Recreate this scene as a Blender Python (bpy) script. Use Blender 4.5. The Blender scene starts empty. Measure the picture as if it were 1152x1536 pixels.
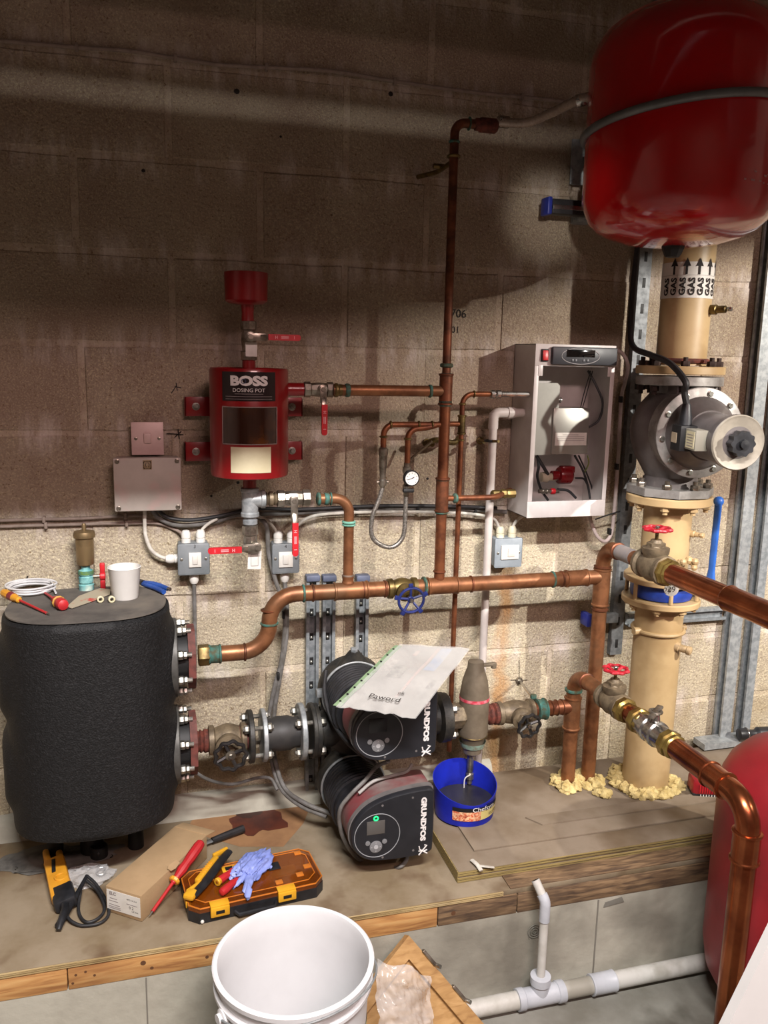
import bpy, bmesh, math, random
from mathutils import Vector as Vec, Matrix, noise
random.seed(7)
S = bpy.context.scene
COL = S.collection
R_ = math.radians
# ------------------------------------------------------------------ camera
F = 1250.0
yaw, pit, rol = R_(15.87), R_(10.55), R_(1.26)
CAM = Vec((.158, -2.2527, 1.594))
cf = Vec((math.sin(yaw)*math.cos(pit), math.cos(yaw)*math.cos(pit), -math.sin(pit)))
_r = Vec((math.cos(yaw), -math.sin(yaw), 0)); _u = _r.cross(cf)
cr = _r*math.cos(rol) + _u*math.sin(rol); cu = _u*math.cos(rol) - _r*math.sin(rol)
cd = bpy.data.cameras.new('camera'); cam = bpy.data.objects.new('camera', cd); COL.objects.link(cam)
cd.sensor_fit = 'VERTICAL'; cd.sensor_height = 36.0; cd.lens = F/1536*36.0
cd.clip_start = .02
cam.matrix_world = Matrix(((cr.x, cu.x, -cf.x, CAM.x), (cr.y, cu.y, -cf.y, CAM.y), (cr.z, cu.z, -cf.z, CAM.z), (0, 0, 0, 1)))
S.camera = cam
# ------------------------------------------------------------------ world, light, exposure
w = bpy.data.worlds.new('world'); S.world = w; w.use_nodes = True
w.node_tree.nodes['Background'].inputs[0].default_value = (.9, .8, .75, 1)
w.node_tree.nodes['Background'].inputs[1].default_value = .05
S.view_settings.view_transform = 'Standard'; S.view_settings.look = 'None'
S.view_settings.exposure = 0.0; S.view_settings.gamma = 1.0; S.view_settings.use_curve_mapping = False
def area(name, loc, tgt, sx, sy, power, color):
    l = bpy.data.lights.new(name, 'AREA'); l.shape = 'RECTANGLE'; l.size = sx; l.size_y = sy; l.energy = power; l.color = color
    o = bpy.data.objects.new(name, l); COL.objects.link(o); o.location = loc
    z = (Vec(loc)-Vec(tgt)).normalized(); x = Vec((1, 0, 0)); x = (x-z*x.dot(z)).normalized(); y = z.cross(x)
    o.rotation_euler = Matrix((x, y, z)).transposed().to_euler()
    return o
area('ceiling_tube_main', (.45, -2.35, 2.95), (.7, 0, .7), 1.2, .05, 165, (1, .97, .95))
k2 = bpy.data.lights.new('wall_lamp_right', 'SPOT'); k2.energy = 430; k2.spot_size = R_(62); k2.spot_blend = .85; k2.shadow_soft_size = .025; k2.color = (1, .94, .86)
k2o = bpy.data.objects.new('wall_lamp_right', k2); COL.objects.link(k2o); k2o.location = (2.9, -2.3, 2.3); k2o.rotation_euler = (Vec((2.1, 0, 1.15))-k2o.location).to_track_quat('-Z', 'Y').to_euler()
area('warm_fill', (.9, -3.6, 3.1), (.8, -1.0, .3), 1.2, .3, 52, (1, .68, .65))  # added pinkish fill, standing for the light bounced into the shade

sl = bpy.data.lights.new('patch_spot', 'SPOT'); sl.energy = 110; sl.spot_size = R_(6.5); sl.spot_blend = 1; sl.shadow_soft_size = .03; sl.color = (1, .95, .88)  # unseen spot added to light the wall patch beside the red tank
so = bpy.data.objects.new('patch_spot', sl); COL.objects.link(so); so.location = (.25, -2.5, 1.95); so.rotation_euler = (Vec((1.26, 0, 1.99))-so.location).to_track_quat('-Z', 'Y').to_euler()

# ------------------------------------------------------------------ helpers
def V(x, y, Y):                      # a point on the plane at depth Y (distance from the wall) seen in the photograph at x, y
    d = cf*F + cr*(x-576) + cu*(768-y)
    return CAM + d*((Y-CAM.y)/d.y)
def VZ(x, y, z):                     # the same on a level plane of height z
    d = cf*F + cr*(x-576) + cu*(768-y)
    return CAM + d*((z-CAM.z)/d.z)
def k_(p, n=1):                      # n photograph pixels at point p, in metres
    return n*(p-CAM).dot(cf)/F
def s2l(v): return v/12.92 if v <= .04045 else ((v+.055)/1.055)**2.4
def C(h):
    return tuple(s2l(int(h[i:i+2], 16)/255) for i in (0, 2, 4))
X_, Y_, Z_ = Vec((1, 0, 0)), Vec((0, 1, 0)), Vec((0, 0, 1))
MATS = {}
def M(name, c1, c2=None, scale=18, rough=.5, metal=0.0, bump=0, bscale=60, trans=0, alpha=1, emit=0, spec=None, lo=.4, hi=.62, coat=0, c3=None, s3=6):
    if name in MATS: return MATS[name]
    m = bpy.data.materials.new(name); m.use_nodes = True; nt = m.node_tree; b = nt.nodes['Principled BSDF']
    N = nt.nodes.new; L = nt.links.new
    c1 = C(c1) if isinstance(c1, str) else c1
    b.inputs['Base Color'].default_value = (*c1, 1); b.inputs['Roughness'].default_value = rough; b.inputs['Metallic'].default_value = metal
    if spec is not None: b.inputs['Specular IOR Level'].default_value = spec
    b.inputs['Transmission Weight'].default_value = trans; b.inputs['Alpha'].default_value = alpha; b.inputs['Coat Weight'].default_value = coat
    if emit: b.inputs['Emission Color'].default_value = (*c1, 1); b.inputs['Emission Strength'].default_value = emit
    tc = N('ShaderNodeTexCoord')
    if c2 is not None:
        c2 = C(c2) if isinstance(c2, str) else c2
        n = N('ShaderNodeTexNoise'); n.inputs['Scale'].default_value = scale; n.inputs['Detail'].default_value = 6; n.inputs['Roughness'].default_value = .6
        L(tc.outputs['Object'], n.inputs['Vector'])
        mr = N('ShaderNodeMapRange'); mr.inputs['From Min'].default_value = lo; mr.inputs['From Max'].default_value = hi; L(n.outputs['Fac'], mr.inputs['Value'])
        mx = N('ShaderNodeMix'); mx.data_type = 'RGBA'; mx.inputs[6].default_value = (*c1, 1); mx.inputs[7].default_value = (*c2, 1)
        L(mr.outputs[0], mx.inputs[0]); out = mx.outputs[2]
        if c3 is not None:
            n3 = N('ShaderNodeTexNoise'); n3.inputs['Scale'].default_value = s3; n3.inputs['Detail'].default_value = 4; L(tc.outputs['Object'], n3.inputs['Vector'])
            m3 = N('ShaderNodeMapRange'); m3.inputs['From Min'].default_value = .52; m3.inputs['From Max'].default_value = .68; L(n3.outputs['Fac'], m3.inputs['Value'])
            x3 = N('ShaderNodeMix'); x3.data_type = 'RGBA'; x3.inputs[7].default_value = (*C(c3), 1); L(m3.outputs[0], x3.inputs[0]); L(out, x3.inputs[6]); out = x3.outputs[2]
        L(out, b.inputs['Base Color'])
        rr = N('ShaderNodeMapRange'); rr.inputs['To Min'].default_value = max(0, rough-.08); rr.inputs['To Max'].default_value = min(1, rough+.14); L(n.outputs['Fac'], rr.inputs['Value']); L(rr.outputs[0], b.inputs['Roughness'])
    if bump:
        n2 = N('ShaderNodeTexNoise'); n2.inputs['Scale'].default_value = bscale; n2.inputs['Detail'].default_value = 3; L(tc.outputs['Object'], n2.inputs['Vector'])
        bp = N('ShaderNodeBump'); bp.inputs['Strength'].default_value = 1; bp.inputs['Distance'].default_value = bump; L(n2.outputs['Fac'], bp.inputs['Height']); L(bp.outputs[0], b.inputs['Normal'])
    MATS[name] = m; return m

def frame(ax):
    ax = Vec(ax).normalized(); h = Z_ if abs(ax.z) < .9 else X_
    u = h.cross(ax).normalized(); return u, ax.cross(u), ax
class MB:
    def __init__(s): s.v = []; s.f = []
    def add(s, vs, fs):
        o = len(s.v); s.v += [Vec(v) for v in vs]; s.f += [tuple(i+o for i in f) for f in fs]; return s
    def box(s, c, size, bev=0, ex=X_, ez=Z_, seg=2):
        ex = Vec(ex).normalized(); ez = Vec(ez); ez = (ez-ex*ez.dot(ex)).normalized(); ey = ez.cross(ex)
        b = bmesh.new(); bmesh.ops.create_cube(b, size=1)
        for v in b.verts: v.co = Vec((v.co.x*size[0], v.co.y*size[1], v.co.z*size[2]))
        if bev: bmesh.ops.bevel(b, geom=list(b.edges), offset=bev, segments=seg, affect='EDGES', profile=.5)
        b.verts.index_update(); c = Vec(c)
        s.add([c+ex*v.co.x+ey*v.co.y+ez*v.co.z for v in b.verts], [[v.index for v in f.verts] for f in b.faces]); b.free(); return s
    def lathe(s, o, ax, prof, n=28, ang=None, cap=True):       # prof: (radius, distance along the axis)
        u, w_, a = frame(ax); o = Vec(o); vs = []; fs = []
        for r, t in prof:
            for i in range(n):
                th = 2*math.pi*i/n; rr = max(r, 1e-5)
                vs.append(o+a*t+(u*math.cos(th)+w_*math.sin(th))*rr)
        for j in range(len(prof)-1):
            for i in range(n): fs.append((j*n+i, j*n+(i+1) % n, (j+1)*n+(i+1) % n, (j+1)*n+i))
        if cap:
            if prof[0][0] > 1e-4: fs.append(tuple(reversed(range(n))))
            if prof[-1][0] > 1e-4: fs.append(tuple((len(prof)-1)*n+i for i in range(n)))
        return s.add(vs, fs)
    def cyl(s, a, b, r, r2=None, n=24):
        a, b = Vec(a), Vec(b); return s.lathe(a, b-a, [(r, 0), (r if r2 is None else r2, (b-a).length)], n)
    def ccyl(s, a, b, r, ch, n=28):                     # cylinder with chamfered rims
        a, b = Vec(a), Vec(b); l = (b-a).length
        return s.lathe(a, b-a, [(r-ch, 0), (r, ch), (r, l-ch), (r-ch, l)], n)
    def ring(s, c, ax, R, r, n=32, m=10, f=None):
        u, w_, a = frame(ax); c = Vec(c); vs = []; fs = []
        for i in range(n):
            th = 2*math.pi*i/n; Rr = R*(f(th) if f else 1); d = u*math.cos(th)+w_*math.sin(th)
            for j in range(m):
                ph = 2*math.pi*j/m; vs.append(c+d*(Rr+r*math.cos(ph))+a*r*math.sin(ph))
        for i in range(n):
            for j in range(m): fs.append((i*m+j, ((i+1) % n)*m+j, ((i+1) % n)*m+(j+1) % m, i*m+(j+1) % m))
        return s.add(vs, fs)
    def tube(s, pts, r, n=12, cap=True, flat=1.0):
        pts = [Vec(p) for p in pts]; T = []
        for i in range(len(pts)):
            t = pts[min(i+1, len(pts)-1)]-pts[max(i-1, 0)]; T.append(t.normalized())
        u, w_, _ = frame(T[0]); vs = []; fs = []
        for i, p in enumerate(pts):
            if i:
                q = T[i-1].rotation_difference(T[i]); u = q @ u
            u = (u-T[i]*u.dot(T[i])).normalized(); w_ = T[i].cross(u); rr = r(i/(len(pts)-1)) if callable(r) else r
            for j in range(n):
                th = 2*math.pi*j/n; vs.append(p+(u*math.cos(th)+w_*math.sin(th)*flat)*rr)
        for i in range(len(pts)-1):
            for j in range(n): fs.append((i*n+j, i*n+(j+1) % n, (i+1)*n+(j+1) % n, (i+1)*n+j))
        if cap: fs.append(tuple(reversed(range(n)))); fs.append(tuple((len(pts)-1)*n+j for j in range(n)))
        return s.add(vs, fs)
    def prism(s, poly, o, ex, ey, d):                   # poly (u, v) on the plane ex, ey; thickness d along ex x ey
        ex, ey, o = Vec(ex), Vec(ey), Vec(o); nz = ex.cross(ey).normalized(); n = len(poly)
        vs = [o+ex*u+ey*v for u, v in poly]+[o+ex*u+ey*v+nz*d for u, v in poly]
        fs = [tuple(reversed(range(n))), tuple(range(n, 2*n))]+[(i, (i+1) % n, n+(i+1) % n, n+i) for i in range(n)]
        return s.add(vs, fs)
    def sphere(s, c, r, n=16, sc=(1, 1, 1)):
        c = Vec(c); m = n//2
        prof = [(math.sin(math.pi*j/m), -math.cos(math.pi*j/m)) for j in range(m+1)]; o = len(s.v); s.lathe((0, 0, 0), Z_, prof, n)
        for i in range(o, len(s.v)): v = s.v[i]; s.v[i] = c+Vec((v.x*sc[0], v.y*sc[1], v.z*sc[2]))*r
        return s
    def hexa(s, c, ax, r, h): 
        c = Vec(c); u, w_, a = frame(ax)
        return s.lathe(c, a, [(r*.9, 0), (r, h*.12), (r, h*.88), (r*.9, h)], 6)
def root_loc(p):
    return Vec((0, 0, 0)) if p is None else Vec(p['_w'])
def mk(name, mb, mat, parent=None, label=None, smooth=35, **kw):
    """link the collected shapes as one mesh object; its origin is its own base (things) or the thing's (parts)"""
    if parent is not None: L = root_loc(parent)
    else:
        xs = [v.x for v in mb.v]; ys = [v.y for v in mb.v]; zs = [v.z for v in mb.v]
        L = Vec(((min(xs)+max(xs))/2, (min(ys)+max(ys))/2, min(zs)))
    me = bpy.data.meshes.new(name); me.from_pydata([v-L for v in mb.v], [], mb.f); me.update()
    bm = bmesh.new(); bm.from_mesh(me); bmesh.ops.recalc_face_normals(bm, faces=bm.faces); bm.to_mesh(me); bm.free()
    me.shade_smooth(); me.set_sharp_from_angle(angle=R_(smooth))
    me.materials.append(mat if not isinstance(mat, str) else MATS[mat])
    o = bpy.data.objects.new(name, me); COL.objects.link(o)
    if parent is not None: o.parent = parent
    else: o.location = L
    o['_w'] = tuple(L)
    if label: o['label'] = label
    for k, v in kw.items(): o[k] = v
    return o
def thing(name, label, cat, loc, group=None):
    o = bpy.data.objects.new(name, None); COL.objects.link(o); o.location = loc; o['_w'] = tuple(Vec(loc)); o.empty_display_size = .02
    o['label'] = label; o['category'] = cat
    if group: o['group'] = group
    return o
def single(name, mb, mat, label, cat, group=None, **kw):
    o = mk(name, mb, mat, None, label, **kw); o['category'] = cat
    if group: o['group'] = group
    return o
def fillet(pts, rb, n=8):
    pts = [Vec(p) for p in pts]; out = [pts[0]]
    for i in range(1, len(pts)-1):
        a, b, c = pts[i-1], pts[i], pts[i+1]; d1 = (a-b); d2 = (c-b); t = min(rb, d1.length*.48, d2.length*.48)
        p0 = b+d1.normalized()*t; p2 = b+d2.normalized()*t
        kk = .5523
        q1 = p0+(b-p0)*kk; q2 = p2+(b-p2)*kk
        for j in range(n+1):
            u = j/n; out.append(p0*(1-u)**3+q1*3*u*(1-u)**2+q2*3*u*u*(1-u)+p2*u**3)
    out.append(pts[-1]); return out
def smooth(pts, n=8):
    P = [Vec(p) for p in pts]; P = [P[0]*2-P[1]]+P+[P[-1]*2-P[-2]]; out = []
    for i in range(1, len(P)-2):
        for j in range(n):
            t = j/n; a, b, c, d = P[i-1:i+3]
            out.append(.5*((2*b)+(c-a)*t+(2*a-5*b+4*c-d)*t*t+(3*b-a-3*c+d)*t**3))
    out.append(P[-2]); return out
def pipe(pts, r, rb=.04, n=20): return MB().tube(fillet(pts, rb), r, n)
def collar(c, ax, r, w=.006, ex=.0028):                 # a raised press bead round a pipe
    ax = Vec(ax).normalized(); c = Vec(c)
    return MB().lathe(c-ax*w/2, ax, [(r*.9, -.001), (r+ex*.4, 0), (r+ex, w*.25), (r+ex, w*.75), (r+ex*.4, w), (r*.9, w+.001)], 24)
def sleeve(a, b, r, ex=.0022, bead=.0022):              # a fitting socket with a bead at each end
    a, b = Vec(a), Vec(b); l = (b-a).length; w = .005
    return MB().lathe(a, b-a, [(r*.9, 0), (r+ex, .0005), (r+ex+bead, .0015), (r+ex+bead, w), (r+ex, w+.002), (r+ex, l-w-.002), (r+ex+bead, l-w), (r+ex+bead, l-.0015), (r+ex, l-.0005), (r*.9, l)], 24)
def text(s, size, o, ex, ey, mat, parent, name='lettering', cyl=None, bold=0, sx=1, align='CENTER', label=None):
    cu_ = bpy.data.curves.new('t', 'FONT'); cu_.body = s; cu_.size = size; cu_.align_x = align; cu_.align_y = 'CENTER'; cu_.offset = bold; cu_.resolution_u = 3
    ob = bpy.data.objects.new('t', cu_); COL.objects.link(ob); dg = bpy.context.evaluated_depsgraph_get(); me = bpy.data.meshes.new_from_object(ob.evaluated_get(dg))
    mb = MB(); ex, ey, o = Vec(ex).normalized(), Vec(ey).normalized(), Vec(o)
    vs = []
    for v in me.vertices:
        u, w_ = v.co.x*sx, v.co.y
        if cyl:                                         # wrapped round a vertical cylinder: cyl = (centre, radius, angle of the text centre); text may be turned on its side
            ce, R, a0 = cyl; q = ex*u+ey*w_; a = a0+q.x/R; vs.append(Vec((ce.x+R*math.sin(a), ce.y-R*math.cos(a), o.z+q.z)))
        else: vs.append(o+ex*u+ey*w_)
    mb.add(vs, [tuple(p.vertices) for p in me.polygons])
    bpy.data.objects.remove(ob); bpy.data.curves.remove(cu_); bpy.data.meshes.remove(me)
    return mk(name, mb, mat, parent, label)
def wrap(ce, R, a0, a1, z0, z1, n=14):                  # a thin label on a vertical cylinder
    mb = MB(); vs = []; fs = []
    for i in range(n+1):
        a = a0+(a1-a0)*i/n
        for z in (z0, z1): vs.append((ce.x+R*math.sin(a), ce.y-R*math.cos(a), z))
    for i in range(n): fs.append((2*i, 2*i+2, 2*i+3, 2*i+1))
    return mb.add(vs, fs)

# ------------------------------------------------------------------ materials
copper = M('copper_dull', '966544', '72492f', 22, .40, .6, c3='7c5a40', s3=9)
copper_dk = M('copper_dark', '7d4a32', '50301f', 26, .45, .6)
copper_new = M('copper_new', 'a5603c', '7a4028', 10, .2, .92)
copper_red = M('copper_red', '8c5638', '653a27', 24, .4, .65)
verdi = M('verdigris', '3f6f66', '4b4a35', 60, .7, .3)
solder = M('solder_ring', '8f7f72', '6b5a4c', 60, .5, .5)
brass = M('brass', '7c6a40', '4f4126', 30, .4, .75)
brass_b = M('brass_bright', 'a08a4e', '6f5a2e', 20, .3, .85)
bronze = M('bronze_body', '7b6d57', '5c5040', 40, .5, .35, bump=.0004, bscale=200)
nickel = M('nickel', 'a39c90', '6f675c', 40, .3, .85)
chrome = M('chrome', 'b8b6b2', '8a8782', 30, .22, .95)
galv = M('galvanised', '9a9fa2', '7c8285', 60, .45, .35, bump=.0002, bscale=90)
galv_shaded = M('galvanised_shaded', '76797b', '5f6264', 60, .5, .3)  # galvanised steel darkened for the shade beside the white cabinet
galv_l = M('galvanised_light', 'a3a7a8', '83888a', 50, .42, .35)
zinc = M('zinc_bolt', 'a8a7a0', '77756c', 80, .35, .85)
castiron = M('black_cast_iron', '242423', '38352f', 40, .5, .2, bump=.0005, bscale=240)
blackp = M('black_plastic', '17181b', '222327', 30, .42)
blackcab = M('black_cable', '1c1c1e', '2a2a2c', 40, .55)
greycab = M('grey_cable', '6c6a68', '57544f', 40, .55)
whitecab = M('white_cable', 'c9c5bb', 'b2ada2', 40, .5)
redp = M('red_paint', '8a0f16', '78090f', 8, .28, coat=.3)
redtank = M('red_tank_paint', 'b5060f', 'a2050d', 4, .14, coat=.5)
redhandle = M('red_handle', 'c2202a', 'a8161f', 30, .42)
white = M('white_plastic', 'dcdad4', 'cdcac2', 20, .4)
whitep = M('white_powder_coat', 'c9c3c0', 'bdb6b2', 10, .38)
greybox = M('grey_enamel', '7c8184', '6e7376', 20, .45)
cream = M('cream_paint', 'b59c73', 'a98f66', 10, .42, c3='9a8059', s3=5)
greymetal = M('grey_gas_valve', '6d6766', '5c5654', 12, .4, .35)
silver = M('silver_paint', '9d9a96', '807c78', 30, .42, .5)
rust = M('rust', '6a3327', '42221b', 60, .8, .1, bump=.0006, bscale=150)
redox = M('red_oxide', '6d3a33', '53302a', 50, .7, bump=.0003, bscale=200)
black = M('matt_black', '0e0e0f', rough=.6)
# ------------------------------------------------------------------ setting
def wall_material(mortar=False):
    m = bpy.data.materials.new('mortar' if mortar else 'concrete_block'); m.use_nodes = True; nt = m.node_tree; b = nt.nodes['Principled BSDF']; N = nt.nodes.new; L = nt.links.new
    b.inputs['Roughness'].default_value = .92; b.inputs['Specular IOR Level'].default_value = .2
    g = N('ShaderNodeNewGeometry'); P = g.outputs['Position']
    def nz(sc, det=4, vec=None, rg=.55):
        n = N('ShaderNodeTexNoise'); n.inputs['Scale'].default_value = sc; n.inputs['Detail'].default_value = det; n.inputs['Roughness'].default_value = rg; L(vec or P, n.inputs['Vector']); return n.outputs['Fac']
    def mr(v, a, b_, c=0, d=1):
        n = N('ShaderNodeMapRange'); n.inputs[1].default_value = a; n.inputs[2].default_value = b_; n.inputs[3].default_value = c; n.inputs[4].default_value = d; L(v, n.inputs[0]); return n.outputs[0]
    def mix(f, a, b_):
        n = N('ShaderNodeMix'); n.data_type = 'RGBA'; L(f, n.inputs[0])
        for i, c in ((6, a), (7, b_)):
            if isinstance(c, str): n.inputs[i].default_value = (*C(c), 1)
            else: L(c, n.inputs[i])
        return n.outputs[2]
    def mth(op, a, b_=None):
        n = N('ShaderNodeMath'); n.operation = op
        for i, c in enumerate((a, b_)):
            if c is None: continue
            if isinstance(c, (int, float)): n.inputs[i].default_value = c
            else: L(c, n.inputs[i])
        return n.outputs[0]
    sx = N('ShaderNodeSeparateXYZ'); L(P, sx.inputs[0]); x, z = sx.outputs[0], sx.outputs[2]
    st = N('ShaderNodeVectorMath'); st.operation = 'MULTIPLY'; st.inputs[1].default_value = (1, 1, .22); L(P, st.inputs[0])
    base = mix(mr(nz(2.2), .38, .62), 'aba08c', '9b8f7d') if not mortar else mix(mr(nz(9), .4, .6), 'c6b9a6', 'a89a86')
    base = mix(mr(nz(230, 4, rg=.75), .50, .62, 0, .75), base, 'd3c8a8')
    base = mix(mr(nz(130, 4, rg=.8), .57, .66, 0, .9), base, '6a573c')
    # salts that bloom from the joints and run down
    fz = mth('FRACT', mth('DIVIDE', mth('SUBTRACT', 2.06+4.5, z), .225))      # 0 just under a joint, 1 just above the next
    near = mth('ADD', mr(fz, 0, .30, 1, 0), mr(fz, .72, 1, 0, .9))
    streak = nz(14, 5, st.outputs[0], .7)
    eff = mth('MULTIPLY', near, mr(streak, .47, .66))
    
    # brown tint on the upper courses, deepening the overhead shade in the colour
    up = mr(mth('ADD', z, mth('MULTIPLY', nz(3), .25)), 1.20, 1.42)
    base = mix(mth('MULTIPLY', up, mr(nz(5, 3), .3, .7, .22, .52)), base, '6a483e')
    base = mix(mth('MULTIPLY', eff, .85), base, 'cdc2bb')
    # rust run under the small isolator
    bx = mth('SUBTRACT', x, mth('ADD', 1.185, mth('MULTIPLY', mth('SUBTRACT', nz(9), .5), .10)))
    run = mth('MULTIPLY', mr(mth('ABSOLUTE', bx), .010, .032, 1, 0), mr(z, 1.02, .99))
    run = mth('MULTIPLY', run, mr(nz(22, 4, st.outputs[0]), .30, .55, .25, 1))
    base = mix(mth('MULTIPLY', run, .62), base, 'a8712f')
    # dirt low down and dark soot behind the gas flange
    lowd = mth('MULTIPLY', mr(z, .62, .36), mr(nz(6, 4), .42, .6))
    base = mix(mth('MULTIPLY', lowd, .5), base, '8f7a55')
    L(base, b.inputs['Base Color'])
    v = N('ShaderNodeTexVoronoi'); v.inputs['Scale'].default_value = 150; L(P, v.inputs['Vector'])
    h = mth('ADD', mth('MULTIPLY', nz(110, 5), 1.0), mth('MULTIPLY', v.outputs['Distance'], -.35))
    bp = N('ShaderNodeBump'); bp.inputs['Strength'].default_value = 1; bp.inputs['Distance'].default_value = .0036 if not mortar else .0025; L(h, bp.inputs['Height']); L(bp.outputs[0], b.inputs['Normal'])
    MATS[m.name] = m; return m
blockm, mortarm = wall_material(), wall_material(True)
def shell(name, lo, hi, mat, **kw):
    lo, hi = Vec(lo), Vec(hi); o = mk(name, MB().box((lo+hi)/2, hi-lo), mat); o['kind'] = 'structure'; return o
conc = M('concrete', 'b0ad9f', '9b978a', 5, .85, bump=.0015, bscale=40, c3='79756a', s3=3, spec=.25)
floorm = M('concrete_floor', '86847c', '6e6b62', 4, .8, bump=.0015, bscale=30, c3='5a574f', s3=6, spec=.25)
roomm = M('room_plaster', '8d7c70', '7d6c60', 3, .9)
wb = shell('wall_back', (-2.2, .0012, 0), (3.3, .12, 3.2), mortarm)
shell('wall_left', (-2.3, -4.2, 0), (-2.2, .12, 3.2), roomm)
shell('wall_right', (3.3, -4.2, 0), (3.4, .12, 3.2), roomm)
shell('wall_front', (-2.3, -4.3, 0), (3.4, -4.2, 3.2), roomm)
shell('ceiling', (-2.3, -4.3, 3.2), (3.4, .12, 3.3), roomm)
shell('floor', (-2.3, -4.3, -.1), (3.4, .12, 0), floorm)
bmeshes = []
for kx in range(4):
    mb = MB(); hw, hh = .2183, .1060
    nx, nz_ = 6, 3; rnd = random.Random(kx)
    # a front face with slightly uneven arrises
    ring_ = []
    for i in range(nx): ring_.append((-hw+2*hw*i/nx, -hh))
    for i in range(nz_): ring_.append((hw, -hh+2*hh*i/nz_))
    for i in range(nx): ring_.append((hw-2*hw*i/nx, hh))
    for i in range(nz_): ring_.append((-hw, hh-2*hh*i/nz_))
    n = len(ring_); j = [rnd.uniform(-.0022, .0022) for _ in ring_]
    back = [Vec((u, .006, v)) for u, v in ring_]; mid = [Vec((u-math.copysign(abs(a), u)*.8, .0015, v-a)) for (u, v), a in zip(ring_, j)]
    fr = [Vec(((u)*(1-.004/hw), -.0015, v*(1-.004/hh)-a)) for (u, v), a in zip(ring_, j)]
    mb.v = back+mid+fr; mb.f = [(i, (i+1) % n, n+(i+1) % n, n+i) for i in range(n)]+[(n+i, n+(i+1) % n, 2*n+(i+1) % n, 2*n+i) for i in range(n)]+[tuple(range(2*n, 3*n))]
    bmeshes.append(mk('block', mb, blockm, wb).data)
    bpy.data.objects.remove(COL.objects['block'])
wbl = Vec(wb['_w'])
for kk in range(-4, 8):
    zc = 2.06-.225*kk-.1125
    off = 0 if kk % 2 == 0 else .225
    for i in range(-3, 6):
        xc = off+.45*i+.225
        if xc < -1.0 or xc > 2.75: continue
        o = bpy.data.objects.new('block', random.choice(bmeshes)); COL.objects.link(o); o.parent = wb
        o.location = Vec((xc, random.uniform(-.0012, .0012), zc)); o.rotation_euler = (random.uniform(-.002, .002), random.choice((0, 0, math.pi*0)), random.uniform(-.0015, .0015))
# pencil marks and old plug holes on the wall
ink = M('ink_mark', '1d1512', rough=.8)
text('706', .032, V(688, 471, -.0035), X_, Z_, ink, wb, 'pencil_mark'); text('101', .026, V(680, 495, -.0035), X_, Z_, ink, wb, 'pencil_mark')
def marks(name, segs, r=.0012):
    mb = MB()
    for a, b in segs: mb.tube([V(a[0], a[1], -.0032), V(b[0], b[1], -.0032)], r, 5)
    mk(name, mb, ink, wb)
marks('cross_mark', [((257, 590), (265, 578)), ((262, 580), (272, 582)), ((264, 574), (266, 586))])
marks('cross_mark', [((250, 650), (275, 652)), ((267, 644), (269, 658)), ((262, 656), (272, 647))])
marks('cross_mark', [((779, 990), (779, 1022)), ((766, 1020), (791, 1020))], .0008)
for (x, y, r) in [(355, 137, 4.5), (215, 256, 3), (586, 141, 4), (777, 246, 2.5), (357, 724, 2.5), (317, 744, 2), (641, 718, 3), (421, 205, 2)]:
    mk('plug_hole', MB().sphere(V(x, y, -.001), k_(V(x, y, 0), r), 8, (1, .3, .9)), ink, wb)
# plinth, skirting fillet
shell('trim_1', (-2.2, -.55, 0), (3.3, 0, .232), conc)
mk('scar', MB().prism([(0, 0), (.06, .006), (.052, .022), (.004, .014)], V(905, 1361, -.551), X_, Z_, .001), floorm, COL.objects['trim_1'])
mk('joint', MB().box((.117, -.5503, .115), (.003, .002, .228)), M('joint_dark', '77736a'), COL.objects['trim_1'])
mk('joint', MB().box((1.24, -.5503, .115), (.004, .002, .228)), MATS['joint_dark'], COL.objects['trim_1'])
pc = V(802, 1397, -.552); mb = MB()
for i in range(3): mb.ring(pc+Vec((0, 0, 0)), Y_, .006+.006*i, .0012, 20, 6)
for i in range(5): mb.tube([pc+Vec((-.018+.008*i, 0, .004)), pc+Vec((-.014+.008*i, 0, -.02))], .0008, 5)
mk('cast_mark', mb, M('cast_mark_dark', '6d6a61'), COL.objects['trim_1'])
mb = MB(); a = [(1.05, -.035, .285), (3.2, -.035, .285)]
mb.prism([(0, 0), (.045, 0), (.02, .05), (0, .06)], Vec((1.16, -.001, .30)), Vec((0, -1, 0)), Z_, 1.9); mk('trim_2', mb, conc)['kind'] = 'structure'

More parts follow.
